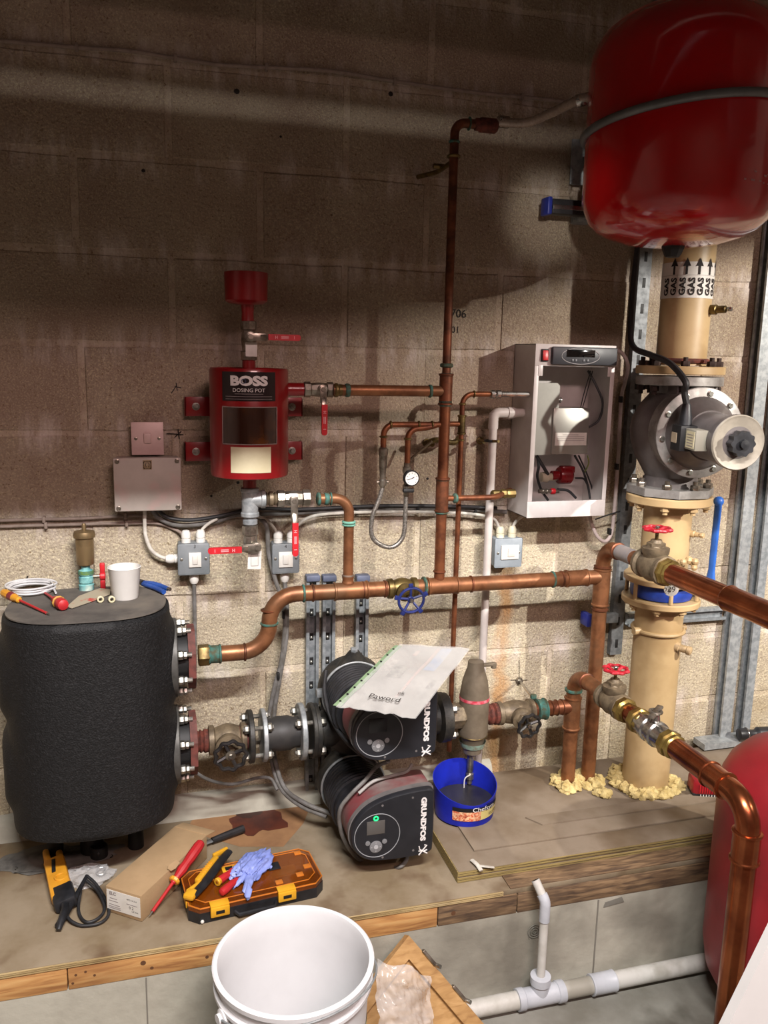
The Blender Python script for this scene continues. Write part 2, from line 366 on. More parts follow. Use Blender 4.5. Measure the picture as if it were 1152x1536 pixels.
# ------------------------------------------------------------------ timber ledge
wood = M('pine', 'bb8a52', 'a87541', 9, .7, c3='86582f', s3=11)
def woodgrain(name, c1, c2, c3, sc=(1.5, 14, 14), rough=.75):
    m = bpy.data.materials.new(name); m.use_nodes = True; nt = m.node_tree; b = nt.nodes['Principled BSDF']; N = nt.nodes.new; L = nt.links.new
    tc = N('ShaderNodeTexCoord'); mp = N('ShaderNodeMapping'); mp.inputs['Scale'].default_value = sc; L(tc.outputs['Object'], mp.inputs[0])
    n = N('ShaderNodeTexNoise'); n.inputs['Scale'].default_value = 6; n.inputs['Detail'].default_value = 8; n.inputs['Distortion'].default_value = .6; L(mp.outputs[0], n.inputs[0])
    r = N('ShaderNodeValToRGB'); L(n.outputs[0], r.inputs[0]); e = r.color_ramp.elements; e[0].position = .33; e[0].color = (*C(c3), 1); e[1].position = .68; e[1].color = (*C(c1), 1)
    q = r.color_ramp.elements.new(.5); q.color = (*C(c2), 1)
    n2 = N('ShaderNodeTexNoise'); n2.inputs['Scale'].default_value = 7; L(tc.outputs['Object'], n2.inputs[0]); mr = N('ShaderNodeMapRange'); mr.inputs[1].default_value = .5; mr.inputs[2].default_value = .7; mr.inputs[4].default_value = .5; L(n2.outputs[0], mr.inputs[0])
    mx = N('ShaderNodeMix'); mx.data_type = 'RGBA'; L(mr.outputs[0], mx.inputs[0]); L(r.outputs[0], mx.inputs[6]); mx.inputs[7].default_value = (*C(c3), 1); L(mx.outputs[2], b.inputs['Base Color'])
    bp = N('ShaderNodeBump'); bp.inputs['Distance'].default_value = .0008; L(n.outputs[0], bp.inputs['Height']); L(bp.outputs[0], b.inputs['Normal']); b.inputs['Roughness'].default_value = rough
    MATS[name] = m; return m
pine = woodgrain('pine_grain', 'c39a63', 'b58650', '93653a')
oldpine = woodgrain('weathered_timber', '8d7355', '6f5840', '4b3a2c', (2.5, 20, 20))
ply_e = woodgrain('ply_edge', 'c9b68e', 'ad9566', '6f5b3c', (.8, 60, 60))
ply_t = M('dusty_board', '857868', '736554', 5, .85, bump=.0004, bscale=60, c3='5f4f3c', s3=3, spec=.2)
ply_y = woodgrain('yellow_board_edge', 'a3905a', '8a784a', '5c4f33', (.8, 70, 70))
ZD = .300
knot = M('knot', '5a3a22', rough=.8)
def beam(x0, x1, mat, label, y0=-.552, knots=(), hi=.286):
    o = single('timber_beam', MB().box(((x0+x1)/2, y0+.045, (.232+hi)/2), (x1-x0-.002, .09, hi-.232), .0025), mat, label, 'beam')
    for kx_, kz, kr in knots: mk('knot', MB().lathe(Vec((kx_, y0-.0004, kz)), Y_, [(kr, 0), (kr*.7, .002)], 12), knot, o)
    return o
beam(-2.1, -.045, pine, 'short pale pine beam at the far left of the ledge front')
beam(-.045, .80, pine, 'pale pine beam with dark knots running under the amber tool case', knots=[(-.028, .266, .003), (-.008, .27, .003), (.01, .258, .003), (-.035, .247, .003), (.13, .252, .004), (.112, .268, .006), (.33, .262, .004), (.25, .256, .004)])
beam(.80, 1.01, oldpine, 'stained beam with flaking wood above the bent white pipe', knots=[(.84, .262, .006)])
beam(1.01, 1.9, oldpine, 'dark split timber beam ending behind the red floor vessel')
pl = single('plank', MB().box((1.53, -.515, .3018), (1.08, .07, .0035), .001), oldpine, 'worn flat plank on the ledge edge in front of the yellow-edged board', 'plank')
ply = thing('plywood_deck', 'dusty stained plywood deck covering the left of the ledge', 'board', (0, -.275, .286))
mk('sheet', MB().box((.10, -.275, .293), (4.2, .55, .0135), .001), M('deck_stain', '8c7f6b', '75664f', 4, .8, bump=.0006, bscale=50, c3='5e4a36', s3=7, spec=.3), ply)
mb = MB()
for zz in (.289, .293, .297): mb.box((-.56, -.5525, zz), (3.06, .004, .0022))
mk('edge_ply', mb, ply_e, ply, label='pale layered plywood edge')
# a red-brown wet stain and a bare orange patch on the deck
def patch(pts, z, mat, name, parent):
    q = [VZ(x, y, z) for x, y in pts]; mb = MB(); mb.v = q; mb.f = [tuple(range(len(q)))]; return mk(name, mb, mat, parent)
patch([(297, 1218), (345, 1209), (440, 1190), (470, 1200), (455, 1235), (425, 1270), (360, 1270), (290, 1250), (285, 1235)], .3002, M('bare_wood', '8f6b49', '7d5b3e', 12, .7), 'bare_patch', ply)
def blob(cx, cy, rx, ry, z, n=30, sd=1):
    rnd = random.Random(sd); ph = [rnd.uniform(0, 6.28) for _ in range(5)]
    return [(cx+rx*math.cos(t)*(1+.16*math.sin(3*t+ph[0])+.1*math.sin(5*t+ph[1])+.08*math.sin(9*t+ph[2])), cy+ry*math.sin(t)*(1+.16*math.sin(3*t+ph[0])+.1*math.sin(5*t+ph[1])+.08*math.sin(9*t+ph[2]))) for t in [6.283*i/n for i in range(n)]]
patch(blob(385, 1228, 40, 24, 0), .3005, M('brown_stain', '55291c', '41201a', 20, .45), 'brown_stain', ply)
patch(blob(372, 1218, 18, 9, 0, sd=4), .3007, M('brown_stain_dark', '361712', '2b1310', 20, .35), 'brown_stain', ply)
# boards stacked on the right
bB = thing('laminated_board', 'thick yellow-edged board lying on the ledge right of the pumps', 'board', (1.3, -.2, .286))
fB = VZ(916, 1288, .300).y; lB = VZ(668, 1292, .3).x
mk('core', MB().box(((lB+2.2)/2, (fB-.05)/2, .3155), (2.2-lB, -fB-.05, .0305), .001), ply_t, bB)
for zz in (.3035, .3105, .320, .327): mk('edge_strip', MB().box(((lB+2.2)/2, fB-.001, zz), (2.2-lB+.004, .003, .0042)), ply_y, bB)
mk('edge_strip', MB().box((lB-.001, (fB-.05)/2, .3155), (.003, -fB-.05, .029)), ply_y, bB)
fA = VZ(900, 1247, .3365).y; lA = VZ(700, 1258, .3365).x
single('hardboard_sheet', MB().box(((lA+2.15)/2, (fA-.05)/2, .3337), (2.15-lA, -fA-.05, .006), .001), ply_t, 'grey dusty sheet on top of the board stack, under the pipe bases', 'board')
a = VZ(795, 1236, .337)
single('hardboard_offcut', MB().prism([(0, 0), (.03, -.045), (.60, -.05), (.63, .0)], Vec((a.x, a.y+.03, .3368)), X_, Y_, .004), ply_t, 'narrow grey offcut strip lying in front of the yellow foam', 'offcut')
ZA = .337
rag = MB(); p0 = VZ(715, 1298, .316)
rag.tube(smooth([VZ(708, 1290, .338), VZ(716, 1297, .34), VZ(722, 1306, .334)]), .006, 8, flat=.5).tube(smooth([VZ(715, 1298, .338), VZ(730, 1300, .338), VZ(741, 1301, .334)]), .004, 8, flat=.5)
single('cotton_scrap', rag, whitecab, 'small white scrap of knotted string on the board edge', 'scrap')

# ------------------------------------------------------------------ copper pipework
YL = -.17
hl = V(432, 888, YL); zH = V(600, 882, YL).z
def HX(x, y=885): return V(x, y, YL).x
xE = V(404, 940, YL).x; zP = V(340, 980, YL).z; xR = V(897, 950, YL).x
zH2 = zH
run = thing('header_pipe', 'large copper header pipe stepping up from the black vessel and running right across the wall', 'pipe', (xE, YL, zH))
mk('pipe', pipe([(HX(300), YL, zP), (xE, YL, zP), (xE, YL, zH), (xR, YL, zH)], .021, .075), copper, run)
for x in (367, 544, 577, 706, 841): mk('bead', collar((V(x, 980 if x < 400 else 885, YL).x, YL, zP if x < 400 else zH), X_, .021), copper_dk, run)
mk('bead', collar((V(455, 885, YL).x, YL, zH), X_, .021), verdi, run, label='green tarnished bead')
mk('bead', collar((V(828, 885, YL).x, YL, zH), X_, .021), verdi, run, label='green tarnished bead')
mk('bead', collar((V(469, 885, YL).x, YL, zH), X_, .021), copper_dk, run)
mk('bead', collar((xE, YL, V(404, 935, YL).z), Z_, .021), verdi, run)
mk('bead', collar((xE, YL, V(404, 915, YL).z), Z_, .021, .003, .002), copper_dk, run)
mk('sleeve', sleeve((V(500, 885, YL).x, YL, zH), (V(552, 885, YL).x, YL, zH), .021), copper, run)
mk('sleeve', sleeve((V(640, 885, YL).x, YL, zH), (V(686, 885, YL).x, YL, zH), .021), copper, run)
mk('sleeve', sleeve((V(847, 880, YL).x, YL, zH), (V(880, 880, YL).x, YL, zH), .021), copper, run)
mk('sleeve', sleeve((V(312, 980, YL).x, YL, zP), (V(332, 980, YL).x, YL, zP), .021), verdi, run, label='tarnished green brass union')
mk('union', MB().hexa((V(297, 980, YL).x, YL, zP), X_, .028, .03), brass, run)
# riser on the right: floor up to elbow, then out toward the viewer
XT = V(905, 822, -.2).x; ZT = V(905, 822, -.2).z
rr = thing('riser_pipe', 'tall copper riser right of the white cabinet, from foam up to a bend', 'pipe', (xR, YL, ZA))
mk('pipe', pipe([(xR, YL, ZA), (xR, YL, ZT), (xR, YL-.26, ZT)], .021, .06), copper, rr)
for y, m_ in ((850, copper_dk), (913, copper_dk)): mk('bead', collar((xR, YL, V(903, y, YL).z), Z_, .021, .008, .004), copper_dk, rr)
mk('sleeve', sleeve((xR, YL, V(903, 908, YL).z), (xR, YL, V(903, 852, YL).z), .021, .003), copper, rr)
mk('bead', collar((xR, YL-.075, ZT), Y_, .021, .008, .004), copper_dk, rr)
mk('label_wrap', MB().lathe((xR, YL-.085, ZT), -Y_, [(.0216, 0), (.0216, .07)], 24), M('grey_tape', '77767a', '8d8480', 20, .6), rr, label='faded grey tape wrap')
# second riser with tee and bend
xS = V(856, 1100, YL).x; ZS = V(872, 1008, YL).z; zL = V(700, 1075, YL).z
r2 = thing('return_riser', 'shorter copper riser with tee standing in foam left of the tall riser', 'pipe', (xS, YL, ZA))
mk('pipe', pipe([(xS, YL, ZA), (xS, YL, ZS), (xS+.0, YL-.24, ZS)], .021, .06), copper, r2)
mk('branch', pipe([(V(800, 1070, YL).x, YL, zL), (xS, YL, zL)], .021), copper_red, r2)
mk('sleeve', sleeve((xS, YL, V(855, 1093, YL).z), (xS, YL, V(858, 1045, YL).z), .021, .003), copper, r2)
mk('bead', collar((xS, YL, V(855, 1093, YL).z), Z_, .021, .008, .004), copper_dk, r2)
mk('bead', collar((xS, YL, V(860, 1035, YL).z), Z_, .021, .01, .005), verdi, r2, label='turquoise tarnished ring')
mk('bead', collar((xS, YL-.07, ZS), Y_, .021, .008, .004), copper_dk, r2)
for x in (826, 834, 842): mk('bead', collar((V(x, 1067, YL).x, YL, zL), X_, .021, .004), copper_dk, r2)

def handwheel(mb_rim, c, ax, R, r, lobes, spokes, amp=.08, dish=.006, sr=None):
    c = Vec(c); ax = Vec(ax).normalized(); u, w_, a = frame(ax)
    mb_rim.ring(c, ax, R, r, 48, 8, (lambda t: 1+amp*math.cos(lobes*t)) if lobes else None)
    for i in range(spokes):
        th = 2*math.pi*i/spokes+.4; d = u*math.cos(th)+w_*math.sin(th)
        mb_rim.tube([c+d*R*.2-ax*dish, c+d*R*.6-ax*dish*.5, c+d*R], sr or r*.9, 6)
    mb_rim.ccyl(c-ax*(dish+.004), c-ax*dish+ax*.004, R*.26, .001)
def gate_valve(label, c, ax, up, r, bon=.06, stem=.03, wheelR=.036, wm=None, bm=None, lobes=8, spokes=4, L=.09, wlabel=None, wr=.004, amp=.08):
    c, ax, up = Vec(c), Vec(ax).normalized(), Vec(up).normalized(); bm = bm or bronze
    t = thing('gate_valve', label, 'valve', c-Z_*r)
    mk('body', MB().lathe(c-ax*L/2, ax, [(r*1.0, 0), (r*1.28, .002), (r*1.32, .014), (r*1.05, .018), (r*1.25, L*.35), (r*1.35, L*.5), (r*1.25, L*.65), (r*1.05, L-.018), (r*1.32, L-.014), (r*1.28, L-.002), (r*1.0, L)], 20), bm, t)
    mk('bonnet', MB().lathe(c, up, [(r*.8, 0), (r*1.05, r*1.1), (r*1.15, r*1.25), (r*1.18, r*1.7), (r*.75, r*1.8), (r*.6, bon*.85), (r*.45, bon)], 24), bm, t)
    mk('bonnet_nut', MB().hexa(c+up*(r*1.75), up, r*.8, .012), bm, t)
    mk('stem', MB().cyl(c+up*bon*.9, c+up*(bon+stem), .0045, n=12), brass, t)
    w_ = MB(); handwheel(w_, c+up*(bon+stem), up, wheelR, wr, lobes, spokes, amp)
    wh = mk('handwheel', w_, wm, t, label=wlabel)
    mk('wheel_nut', MB().hexa(c+up*(bon+stem+.002), up, .006, .006), chrome, wh)
    return t
blackw = M('black_gloss_wheel', '1c1b1b', '2b2928', 40, .3)
bluew = M('blue_wheel', '1f2c6b', '17204f', 30, .35)
redw = M('red_wheel', 'b3202f', '8e1623', 40, .4)
# header gate valve, blue wheel toward the viewer
t = gate_valve('brass gate valve with a blue spoked handwheel in the middle of the header pipe', (V(603, 884, YL).x, YL, zH), X_, (0, -1, -.12), .021, .055, .03, .034, bluew, brass, 0, 5, .085, 'blue five-spoked handwheel', .0038)
mb = MB(); wc = Vec((V(603, 884, YL).x, YL, zH))+Vec((0, -1, -.12)).normalized()*.085
u, w_, a = frame((0, -1, -.12))
for i in range(5): th = 2*math.pi*i/5+.4; d = u*math.cos(th)+w_*math.sin(th); mb.box(wc+d*.041, (.012, .012, .007), .002, ex=d, ez=a)
mk('wheel_lug', mb, bluew, t)
mk('end_ring', collar((V(636, 884, YL).x, YL, zH), X_, .025, .007, .003), verdi, t)
# lower-left gate valve (vessel outlet) with a black wheel
zLo = V(340, 1108, YL).z
t = gate_valve('grimy bronze gate valve with a black star-shaped handwheel next to the black vessel', (V(341, 1105, YL).x, YL, zLo), X_, (0, -1, -.05), .030, .07, .02, .038, blackw, bronze, 9, 4, .10, 'black nine-lobed handwheel', .0055, .07)
mk('wheel_disc', MB().lathe(Vec((V(341, 1105, YL).x, YL, zLo))+Vec((0, -1, -.05)).normalized()*.084, (0, -1, 0), [(.0, 0), (.012, .001), (.013, .007), (0, .008)], 16), nickel, t)
# right gate valve with black wheel
t = gate_valve('bronze gate valve with a black star handwheel right of the air separator', (V(772, 1071, YL).x, YL, zL), X_, (.10, -1, -.10), .026, .06, .022, .033, blackw, bronze, 9, 4, .115, 'black nine-lobed handwheel', .0052, .07)
mk('end_ring', sleeve((V(804, 1067, YL).x, YL, zL), (V(818, 1067, YL).x, YL, zL), .023, .006, .003), verdi, t, label='blue-green tarnished end fitting')
a = V(780, 1022, -.01); b = Vec((V(802, 1052, YL).x, YL+.01, V(802, 1052, YL).z+.005))
d = thing('pipe_hanger', 'zinc angled pipe clip fixed to a wall cross mark above the right black-wheel valve', 'bracket', a)
mk('stud', MB().cyl(a, b, .0045, n=10), chrome, d); mk('wall_nut', MB().hexa(a+Vec((0, .009, 0)), (0, -1, 0), .012, .01), nickel, d); mk('clip_nut', MB().hexa(b, Z_, .009, .012), verdi, d)

# pipes that come toward the viewer
e1 = Vec((xR, YL-.26, ZT))
zt = ZT
yv1 = -.17-.25
gate_valve('bronze gate valve with a red handwheel on the upper outgoing pipe', (xR, V(990, 855, -.42).y, zt), Y_, Z_, .030, .072, .028, .032, redw, bronze, 8, 4, .11, 'red eight-lobed handwheel', .005, .10)
up_ = thing('outgoing_pipe', 'bright copper pipe leaving the red-wheel valve toward the upper right frame edge', 'pipe', (xR, -.9, zt))
mk('pipe', MB().cyl((xR, -.48, zt), (xR, -1.25, zt), .026, n=32), copper_new, up_)
mk('compression_nut', MB().lathe((xR, -.462, zt), -Y_, [(.030, 0), (.036, .004), (.036, .022), (.031, .028), (.031, .034), (.026, .04)], 8), brass_b, up_)
mk('socket', MB().lathe((xR, -.71, zt), -Y_, [(.026, 0), (.029, .001), (.031, .006), (.029, .012), (.0285, .08), (.030, .40), (.026, .41)], 32), copper_new, up_)
mk('name_tag', MB().lathe(V(1007, 884, -.46), (-.3, -1, -.1), [(.0, 0), (.019, 0), (.019, .001), (0, .001)], 24), white, up_, label='round tag numbered 29')
tg = V(1007, 884, -.4625); text('29', .022, tg+Vec((-.002, -.003, 0)), Vec((1, -.3, 0)), Z_, ink, up_, 'tag_number')
# lower outgoing line
yB = YL-.24
gate_valve('bronze gate valve with a red handwheel on the lower outgoing pipe', (xS, -.385, ZS), Y_, Z_, .027, .066, .026, .030, redw, bronze, 8, 4, .10, 'red eight-lobed handwheel', .0048, .10)
lo = thing('lower_outgoing_pipe', 'new copper pipe bending down in front of the red floor vessel', 'pipe', (xS, -.9, .2))
yEl = -.925
mk('nut', MB().lathe((xS, -.43, ZS), -Y_, [(.028, 0), (.034, .004), (.034, .02), (.028, .026), (.028, .034)], 8), brass_b, lo)
mk('pipe', MB().cyl((xS, -.45, ZS), (xS, -.50, ZS), .023, n=28), copper_new, lo)
mk('pipe', pipe([(xS, -.66, ZS), (xS, yEl, ZS), (xS, yEl, .03)], .0255, .06, 28), copper_new, lo)
mk('socket', sleeve((xS, -.79, ZS), (xS, -.85, ZS), .0255, .003, .003), copper_new, lo)
mk('socket', sleeve((xS, yEl, ZS-.06), (xS, yEl, ZS-.13), .0255, .003, .003), copper_new, lo)
mk('foot', MB().lathe((xS, yEl, .0), Z_, [(.045, 0), (.045, .006), (.028, .012), (.028, .05)], 24), galv, lo)
bv = thing('strainer_valve', 'chromed ball valve with brass end nuts and butterfly lever on the lower outgoing pipe', 'valve', (xS, -.57, ZS-.03))
mk('body', MB().lathe((xS, -.515, ZS), -Y_, [(.027, 0), (.029, .004), (.029, .028), (.033, .032), (.033, .045), (.029, .049), (.029, .062), (.033, .066), (.033, .078), (.029, .082), (.028, .115)], 24), chrome, bv)
for y_ in (-.495, -.628): mk('end_nut', MB().lathe((xS, y_, ZS), -Y_, [(.028, 0), (.034, .003), (.034, .02), (.028, .024), (.031, .027), (.031, .036), (.027, .04)], 8), brass_b, bv)
mk('neck', MB().lathe((xS, -.575, ZS+.02), Z_, [(.014, 0), (.012, .018), (.010, .03)], 16), chrome, bv)
mb = MB()
mb.box((xS, -.575, ZS+.053), (.07, .016, .008), .003, ex=(.8, .6, .1)); mb.ring((xS, -.575, ZS+.054), Z_, .014, .004, 20, 8)
mk('lever', mb, nickel, bv)

# main upright from the header to the filling line
xU = V(659, 850, -.12).x; YU = YL
xU = V(659, 860, YU).x; zTop = V(680, 183, YU).z; zm = V(665, 585, YU).z
up = thing('vent_riser', 'tall thin copper riser climbing the wall from the header to the braided hose', 'pipe', (xU, YU, zH))
mk('lower_pipe', MB().cyl((xU, YU, zH), (xU, YU, zm-.03), .0145, n=20), copper_red, up)
mk('upper_pipe', pipe([(xU, YU, zm), (xU, YU, zTop), (V(715, 183, YU).x, YU, zTop)], .0112, .04), copper_dk, up)
for y in (548, 563, 604, 720, 768): mk('joint_ring', collar((xU, YU, V(662, y, YU).z), Z_, .0145, .009 if y != 604 else .018, .003), verdi, up)
mk('joint_ring', collar((xU, YU, V(659, 857, YU).z), Z_, .0145, .006, .003), copper_dk, up)
mk('tee', sleeve((xU, YU, V(664, 608, YU).z), (xU, YU, V(664, 560, YU).z), .0145, .003), copper_dk, up)
mk('tee', sleeve((xU, YU, V(660, 768, YU).z), (xU, YU, V(660, 716, YU).z), .0145, .003), copper_dk, up)
for x, y in ((674, 212),): mk('joint_ring', collar((xU, YU, V(x, y, YU).z), Z_, .0112, .006, .003), verdi, up)
mk('joint_ring', collar((V(704, 183, YU).x, YU, zTop), X_, .0112, .004, .005), verdi, up)
mk('reducer', MB().lathe((V(712, 183, YU).x, YU, zTop), X_, [(.012, 0), (.015, .003), (.015, .012), (.018, .016), (.018, .055), (.014, .06)], 20), rust, up)
cl = thing('pipe_clip', 'brass pipe clip with side lug near the top of the tall thin riser', 'bracket', (xU, YU, V(670, 248, YU).z))
zc = V(672, 234, YU).z
mk('clip_ring', MB().ring((xU, YU, zc), Z_, .014, .004, 24, 8), brass, cl); mk('arm', pipe([(xU, YU+.012, zc-.01), (xU-.01, -.08, zc-.02), (xU-.04, -.003, zc-.02)], .006, .02, 10), brass, cl)
mk('screw', MB().hexa((V(650, 249, -.10).x, -.10, V(650, 249, -.10).z), X_, .007, .03), brass, cl)
def brhose(name, pts, r, label, mat):
    t = thing(name, label, 'hose', pts[0]); P = smooth(pts, 14); mb = MB().tube(P, r, 12); mk('braid', mb, mat, t); return t, P
braid = M('steel_braid', 'a5a19a', '6e6a64', 220, .35, .8, bump=.0006, bscale=500)
clearh = M('clear_hose', 'a5988c', '8a7b70', 60, .25, .2, bump=.0006, bscale=300)
x0 = V(745, 183, YU)
t, P = brhose('tank_hose', [x0, V(790, 184, -.2), V(830, 168, -.26), V(868, 150, -.33), V(900, 142, -.36)], .0115, 'clear reinforced hose from the top copper elbow to the red tank', clearh)
mk('ferrule', MB().lathe(V(747, 182, YU), X_, [(.0135, 0), (.0145, .002), (.0145, .028), (.0125, .03)], 18), chrome, t)
mk('ferrule', MB().lathe(V(864, 152, -.325), (P[-1]-P[-6]), [(.0135, 0), (.0145, .002), (.0145, .02), (.0125, .024)], 18), chrome, t)

# dosing-pot flow line from the upright
zd = V(580, 586, YU).z
fl = thing('pot_flow_pipe', 'horizontal copper pipe joining the red pot side valve to the riser', 'pipe', (V(580, 586, YU).x, YU, zd-.015))
mk('pipe', MB().cyl((V(500, 586, YU).x, YU, zd), (xU, YU, zd), .0142, n=20), copper, fl)
mk('joint_ring', collar((V(521, 586, YU).x, YU, zd), X_, .0142, .012, .003), verdi, fl)
mk('joint_ring', collar((V(645, 586, YU).x, YU, zd), X_, .0142, .008, .003), verdi, fl)
mk('adapter', MB().lathe((V(501, 586, YU).x, YU, zd), X_, [(.016, 0), (.018, .003), (.018, .008), (.015, .012), (.015, .02)], 20), brass, fl)
# pot return line: elbow down to the header
zr = V(500, 748, YL).z; xr = V(523, 800, YL).x
rt = thing('pot_return_pipe', 'short copper pipe bending down from the pot drain valve into the header', 'pipe', (xr, YL, zH))
mk('pipe', pipe([(V(478, 748, YL).x, YL, zr), (xr, YL, zr), (xr, YL, zH)], .0135, .05), copper, rt)
mk('joint_ring', collar((V(478, 748, YL).x, YL, zr), X_, .0135, .008, .004), verdi, rt)
mk('joint_ring', collar((V(490, 748, YL).x, YL, zr), X_, .0135, .012, .003), verdi, rt)
mk('joint_ring', collar((V(496, 748, YL).x, YL, zr), X_, .0135, .004, .004), verdi, rt)
mk('joint_ring', MB().ring((xr, YL, V(524, 783, YL).z), Z_, .015, .0035, 20, 8).ring((xr, YL, V(524, 787, YL).z), Z_, .016, .0025, 20, 8), M('verdigris_bright', '6fa592', '4d8474', 60, .7), rt, label='bright green corroded ring')
mk('joint_ring', collar((xr, YL, V(524, 863, YL).z), Z_, .0135, .005, .003), solder, rt)
mk('socket', sleeve((xr, YL, zH+.02), (xr, YL, V(524, 863, YL).z), .0135, .0015, .001), copper, rt)
# filling loop branch
zf = V(620, 637, YL).z
fb = thing('filling_branch', 'slim copper branch with two drops above the braided filling hose', 'pipe', (V(610, 637, YL).x, YL, zf))
xa, xb = V(575, 670, YL).x, V(611, 665, YL).x
mk('long_drop', pipe([(xU, YL, zf), (xa, YL, zf), (xa, YL, V(574, 672, YL).z)], .0078, .028), copper_red, fb)
mk('short_drop', pipe([(V(654, 645, YL).x, YL, zf-.001), (V(640, 645, YL).x, YL-.002, zf-.008), (xb, YL-.004, zf-.012), (xb, YL-.004, V(611, 694, YL).z)], .0078, .028), copper_red, fb)
for x in (586, 628, 648): mk('joint_ring', collar((V(x, 637, YL).x, YL, zf), X_, .0078, .005, .003), brass, fb)
mk('joint_ring', collar((xa, YL, V(575, 655, YL).z), Z_, .0078, .005, .003), brass, fb); mk('joint_ring', collar((xb, YL-.004, V(611, 658, YL).z), Z_, .0078, .005, .003), brass, fb)
vv = thing('check_valve', 'nickel isolating valve hanging above the left end of the braided loop', 'valve', (xa, YL, V(573, 735, YL).z))
z1 = V(574, 671, YL).z; z2 = V(573, 732, YL).z
mk('body', MB().lathe((xa, YL, z2), Z_, [(.006, 0), (.009, .006), (.011, .01), (.011, .02), (.008, .024), (.009, .05), (.011, .055), (.011, z1-z2-.022), (.013, z1-z2-.018), (.013, z1-z2-.004), (.009, z1-z2)], 12), nickel, vv)
mk('screw', MB().cyl((xa-.016, YL, z2+.016), (xa+.016, YL, z2+.016), .004, n=10), nickel, vv)
t, P = brhose('filling_hose', [Vec((xa, YL, z2)), V(569, 748, YL), V(558, 778, YL), V(560, 808, YL), V(585, 821, YL), V(604, 806, YL), V(608, 770, YL), V(609, 740, YL)], .0062, 'braided steel hose hanging in a U under the pressure gauge', braid)
g = thing('pressure_gauge', 'small round pressure gauge with white dial above the braided hose', 'gauge', (V(612, 720, YL).x, YL, V(612, 742, YL).z))
gx, gz = V(610, 720, YL).x, V(612, 718, YL-.03).z
za, zb = V(610, 694, YL).z, V(609, 745, YL).z
mk('valve_body', MB().lathe((gx, YL, zb), Z_, [(.006, 0), (.008, .004), (.008, .015), (.0105, .018), (.0105, .03), (.007, .034), (.009, za-zb-.03), (.012, za-zb-.024), (.012, za-zb-.012), (.009, za-zb-.01), (.009, za-zb)], 12), nickel, g)
mk('gauge_case', MB().lathe((gx+.006, YL-.01, gz), -Y_, [(.012, 0), (.021, .004), (.021, .016), (.019, .018), (.0175, .016)], 28), black, g)
dl = mk('dial', MB().lathe((gx+.006, YL-.0265, gz), -Y_, [(.0178, 0), (.0178, .0005)], 28), white, g, label='white dial')
mb = MB(); dc = Vec((gx+.006, YL-.0275, gz))
for i in range(9): a = R_(225-270*i/8); e = Vec((math.cos(a), 0, math.sin(a))); mb.tube([dc+e*.012, dc+e*.0155], .0005, 4)
mb.tube([dc, dc+Vec((-.012, 0, -.004))], .0009, 4).tube([dc, dc+Vec((.006, 0, .003))], .0012, 4); mk('needle_and_scale', mb, black, dl)
mk('tap', MB().box((gx-.001, YL-.02, V(608, 734, YL).z), (.03, .014, .010), .003), black, g, label='black tap lever')
# thin 15 mm line
xt = V(690, 700, -.1).x; Yt = -.12; xt = V(690, 700, Yt).x
th = thing('feed_pipe', 'thin copper feed pipe dropping behind the header from the white cabinet', 'pipe', (xt, Yt, .35))
zq = V(710, 591, Yt).z
mk('pipe', pipe([(V(735, 591, Yt).x, Yt, zq), (xt, Yt, zq), (xt, Yt, V(683, 1125, Yt).z)], .0072, .03), copper_red, th)
mk('branch', MB().cyl((xU, Yt, V(680, 636, Yt).z), (xt, Yt, V(690, 636, Yt).z), .0072, n=14), copper_red, th)
for y in (606, 640, 660): mk('joint_ring', collar((xt, Yt, V(693, y, Yt).z), Z_, .0072, .005, .003), brass, th)
mk('tee', sleeve((xt, Yt, V(690, 652, Yt).z), (xt, Yt, V(690, 622, Yt).z), .0072, .003), brass, th)
mk('joint_ring', collar((V(711, 591, Yt).x, Yt, zq), X_, .0072, .004, .003), brass, th)
mk('cabinet_nut', MB().lathe((V(735, 591, Yt).x, Yt, zq), X_, [(.008, 0), (.012, .002), (.012, .012), (.009, .015), (.012, .019), (.012, .03), (.008, .034), (.008, .115)], 10), chrome, th, label='shiny nut at the cabinet')
zb_ = V(710, 742, Yt).z
br = thing('lower_feed_branch', 'short copper branch with brass coupling entering the cabinet low on the left', 'pipe', (xt, YL, zb_))
mk('pipe', pipe([(xU, YL, zb_), (V(745, 742, YL).x, YL, zb_), (V(765, 740, -.06).x, -.06, zb_)], .0078, .03), copper_red, br)
mk('ring', collar((V(683, 742, YL).x, YL, zb_), X_, .0078, .012, .006), verdi, br)
mk('coupling', MB().lathe((V(748, 742, YL).x, -.12, zb_), X_, [(.009, 0), (.012, .003), (.012, .02), (.01, .024), (.014, .028), (.014, .04), (.011, .046), (.013, .05), (.013, .07)], 8), brass, br)
# brass tap bracket behind the riser
tp = thing('drain_tap', 'dark brass lever tap with long arm fixed behind the riser', 'tap', (V(650, 665, -.06).x, -.08, V(650, 665, -.08).z))
mk('body', MB().tube(smooth([V(636, 666, -.05), V(655, 660, -.08), V(680, 664, -.07), V(690, 655, -.05)]), .008, 10), brass, tp); mk('flange', MB().lathe(V(640, 664, -.002), -Y_, [(.012, 0), (.012, .006), (.007, .008), (.007, .05)], 12), brass, tp)
mk('lever', MB().tube([V(648, 662, -.09), V(612, 692, -.05)], .0035, 8), bronze, tp)
cb = thing('pipe_cleat', 'dark pipe clip holding the white plastic pipe to the wall', 'bracket', V(735, 661, -.04))
mk('bar', MB().tube([V(718, 661, -.03), V(748, 662, -.12)], .004, 8), brass, cb); mk('clip_ring', MB().ring(Vec((V(736, 661, -.08).x, -.08, V(736, 661, -.08).z)), Z_, .0155, .0035, 20, 8), black, cb)
mk('plate', MB().lathe(V(720, 661, -.002), -Y_, [(.012, 0), (.011, .004), (.006, .006), (.006, .03)], 12), brass, cb)
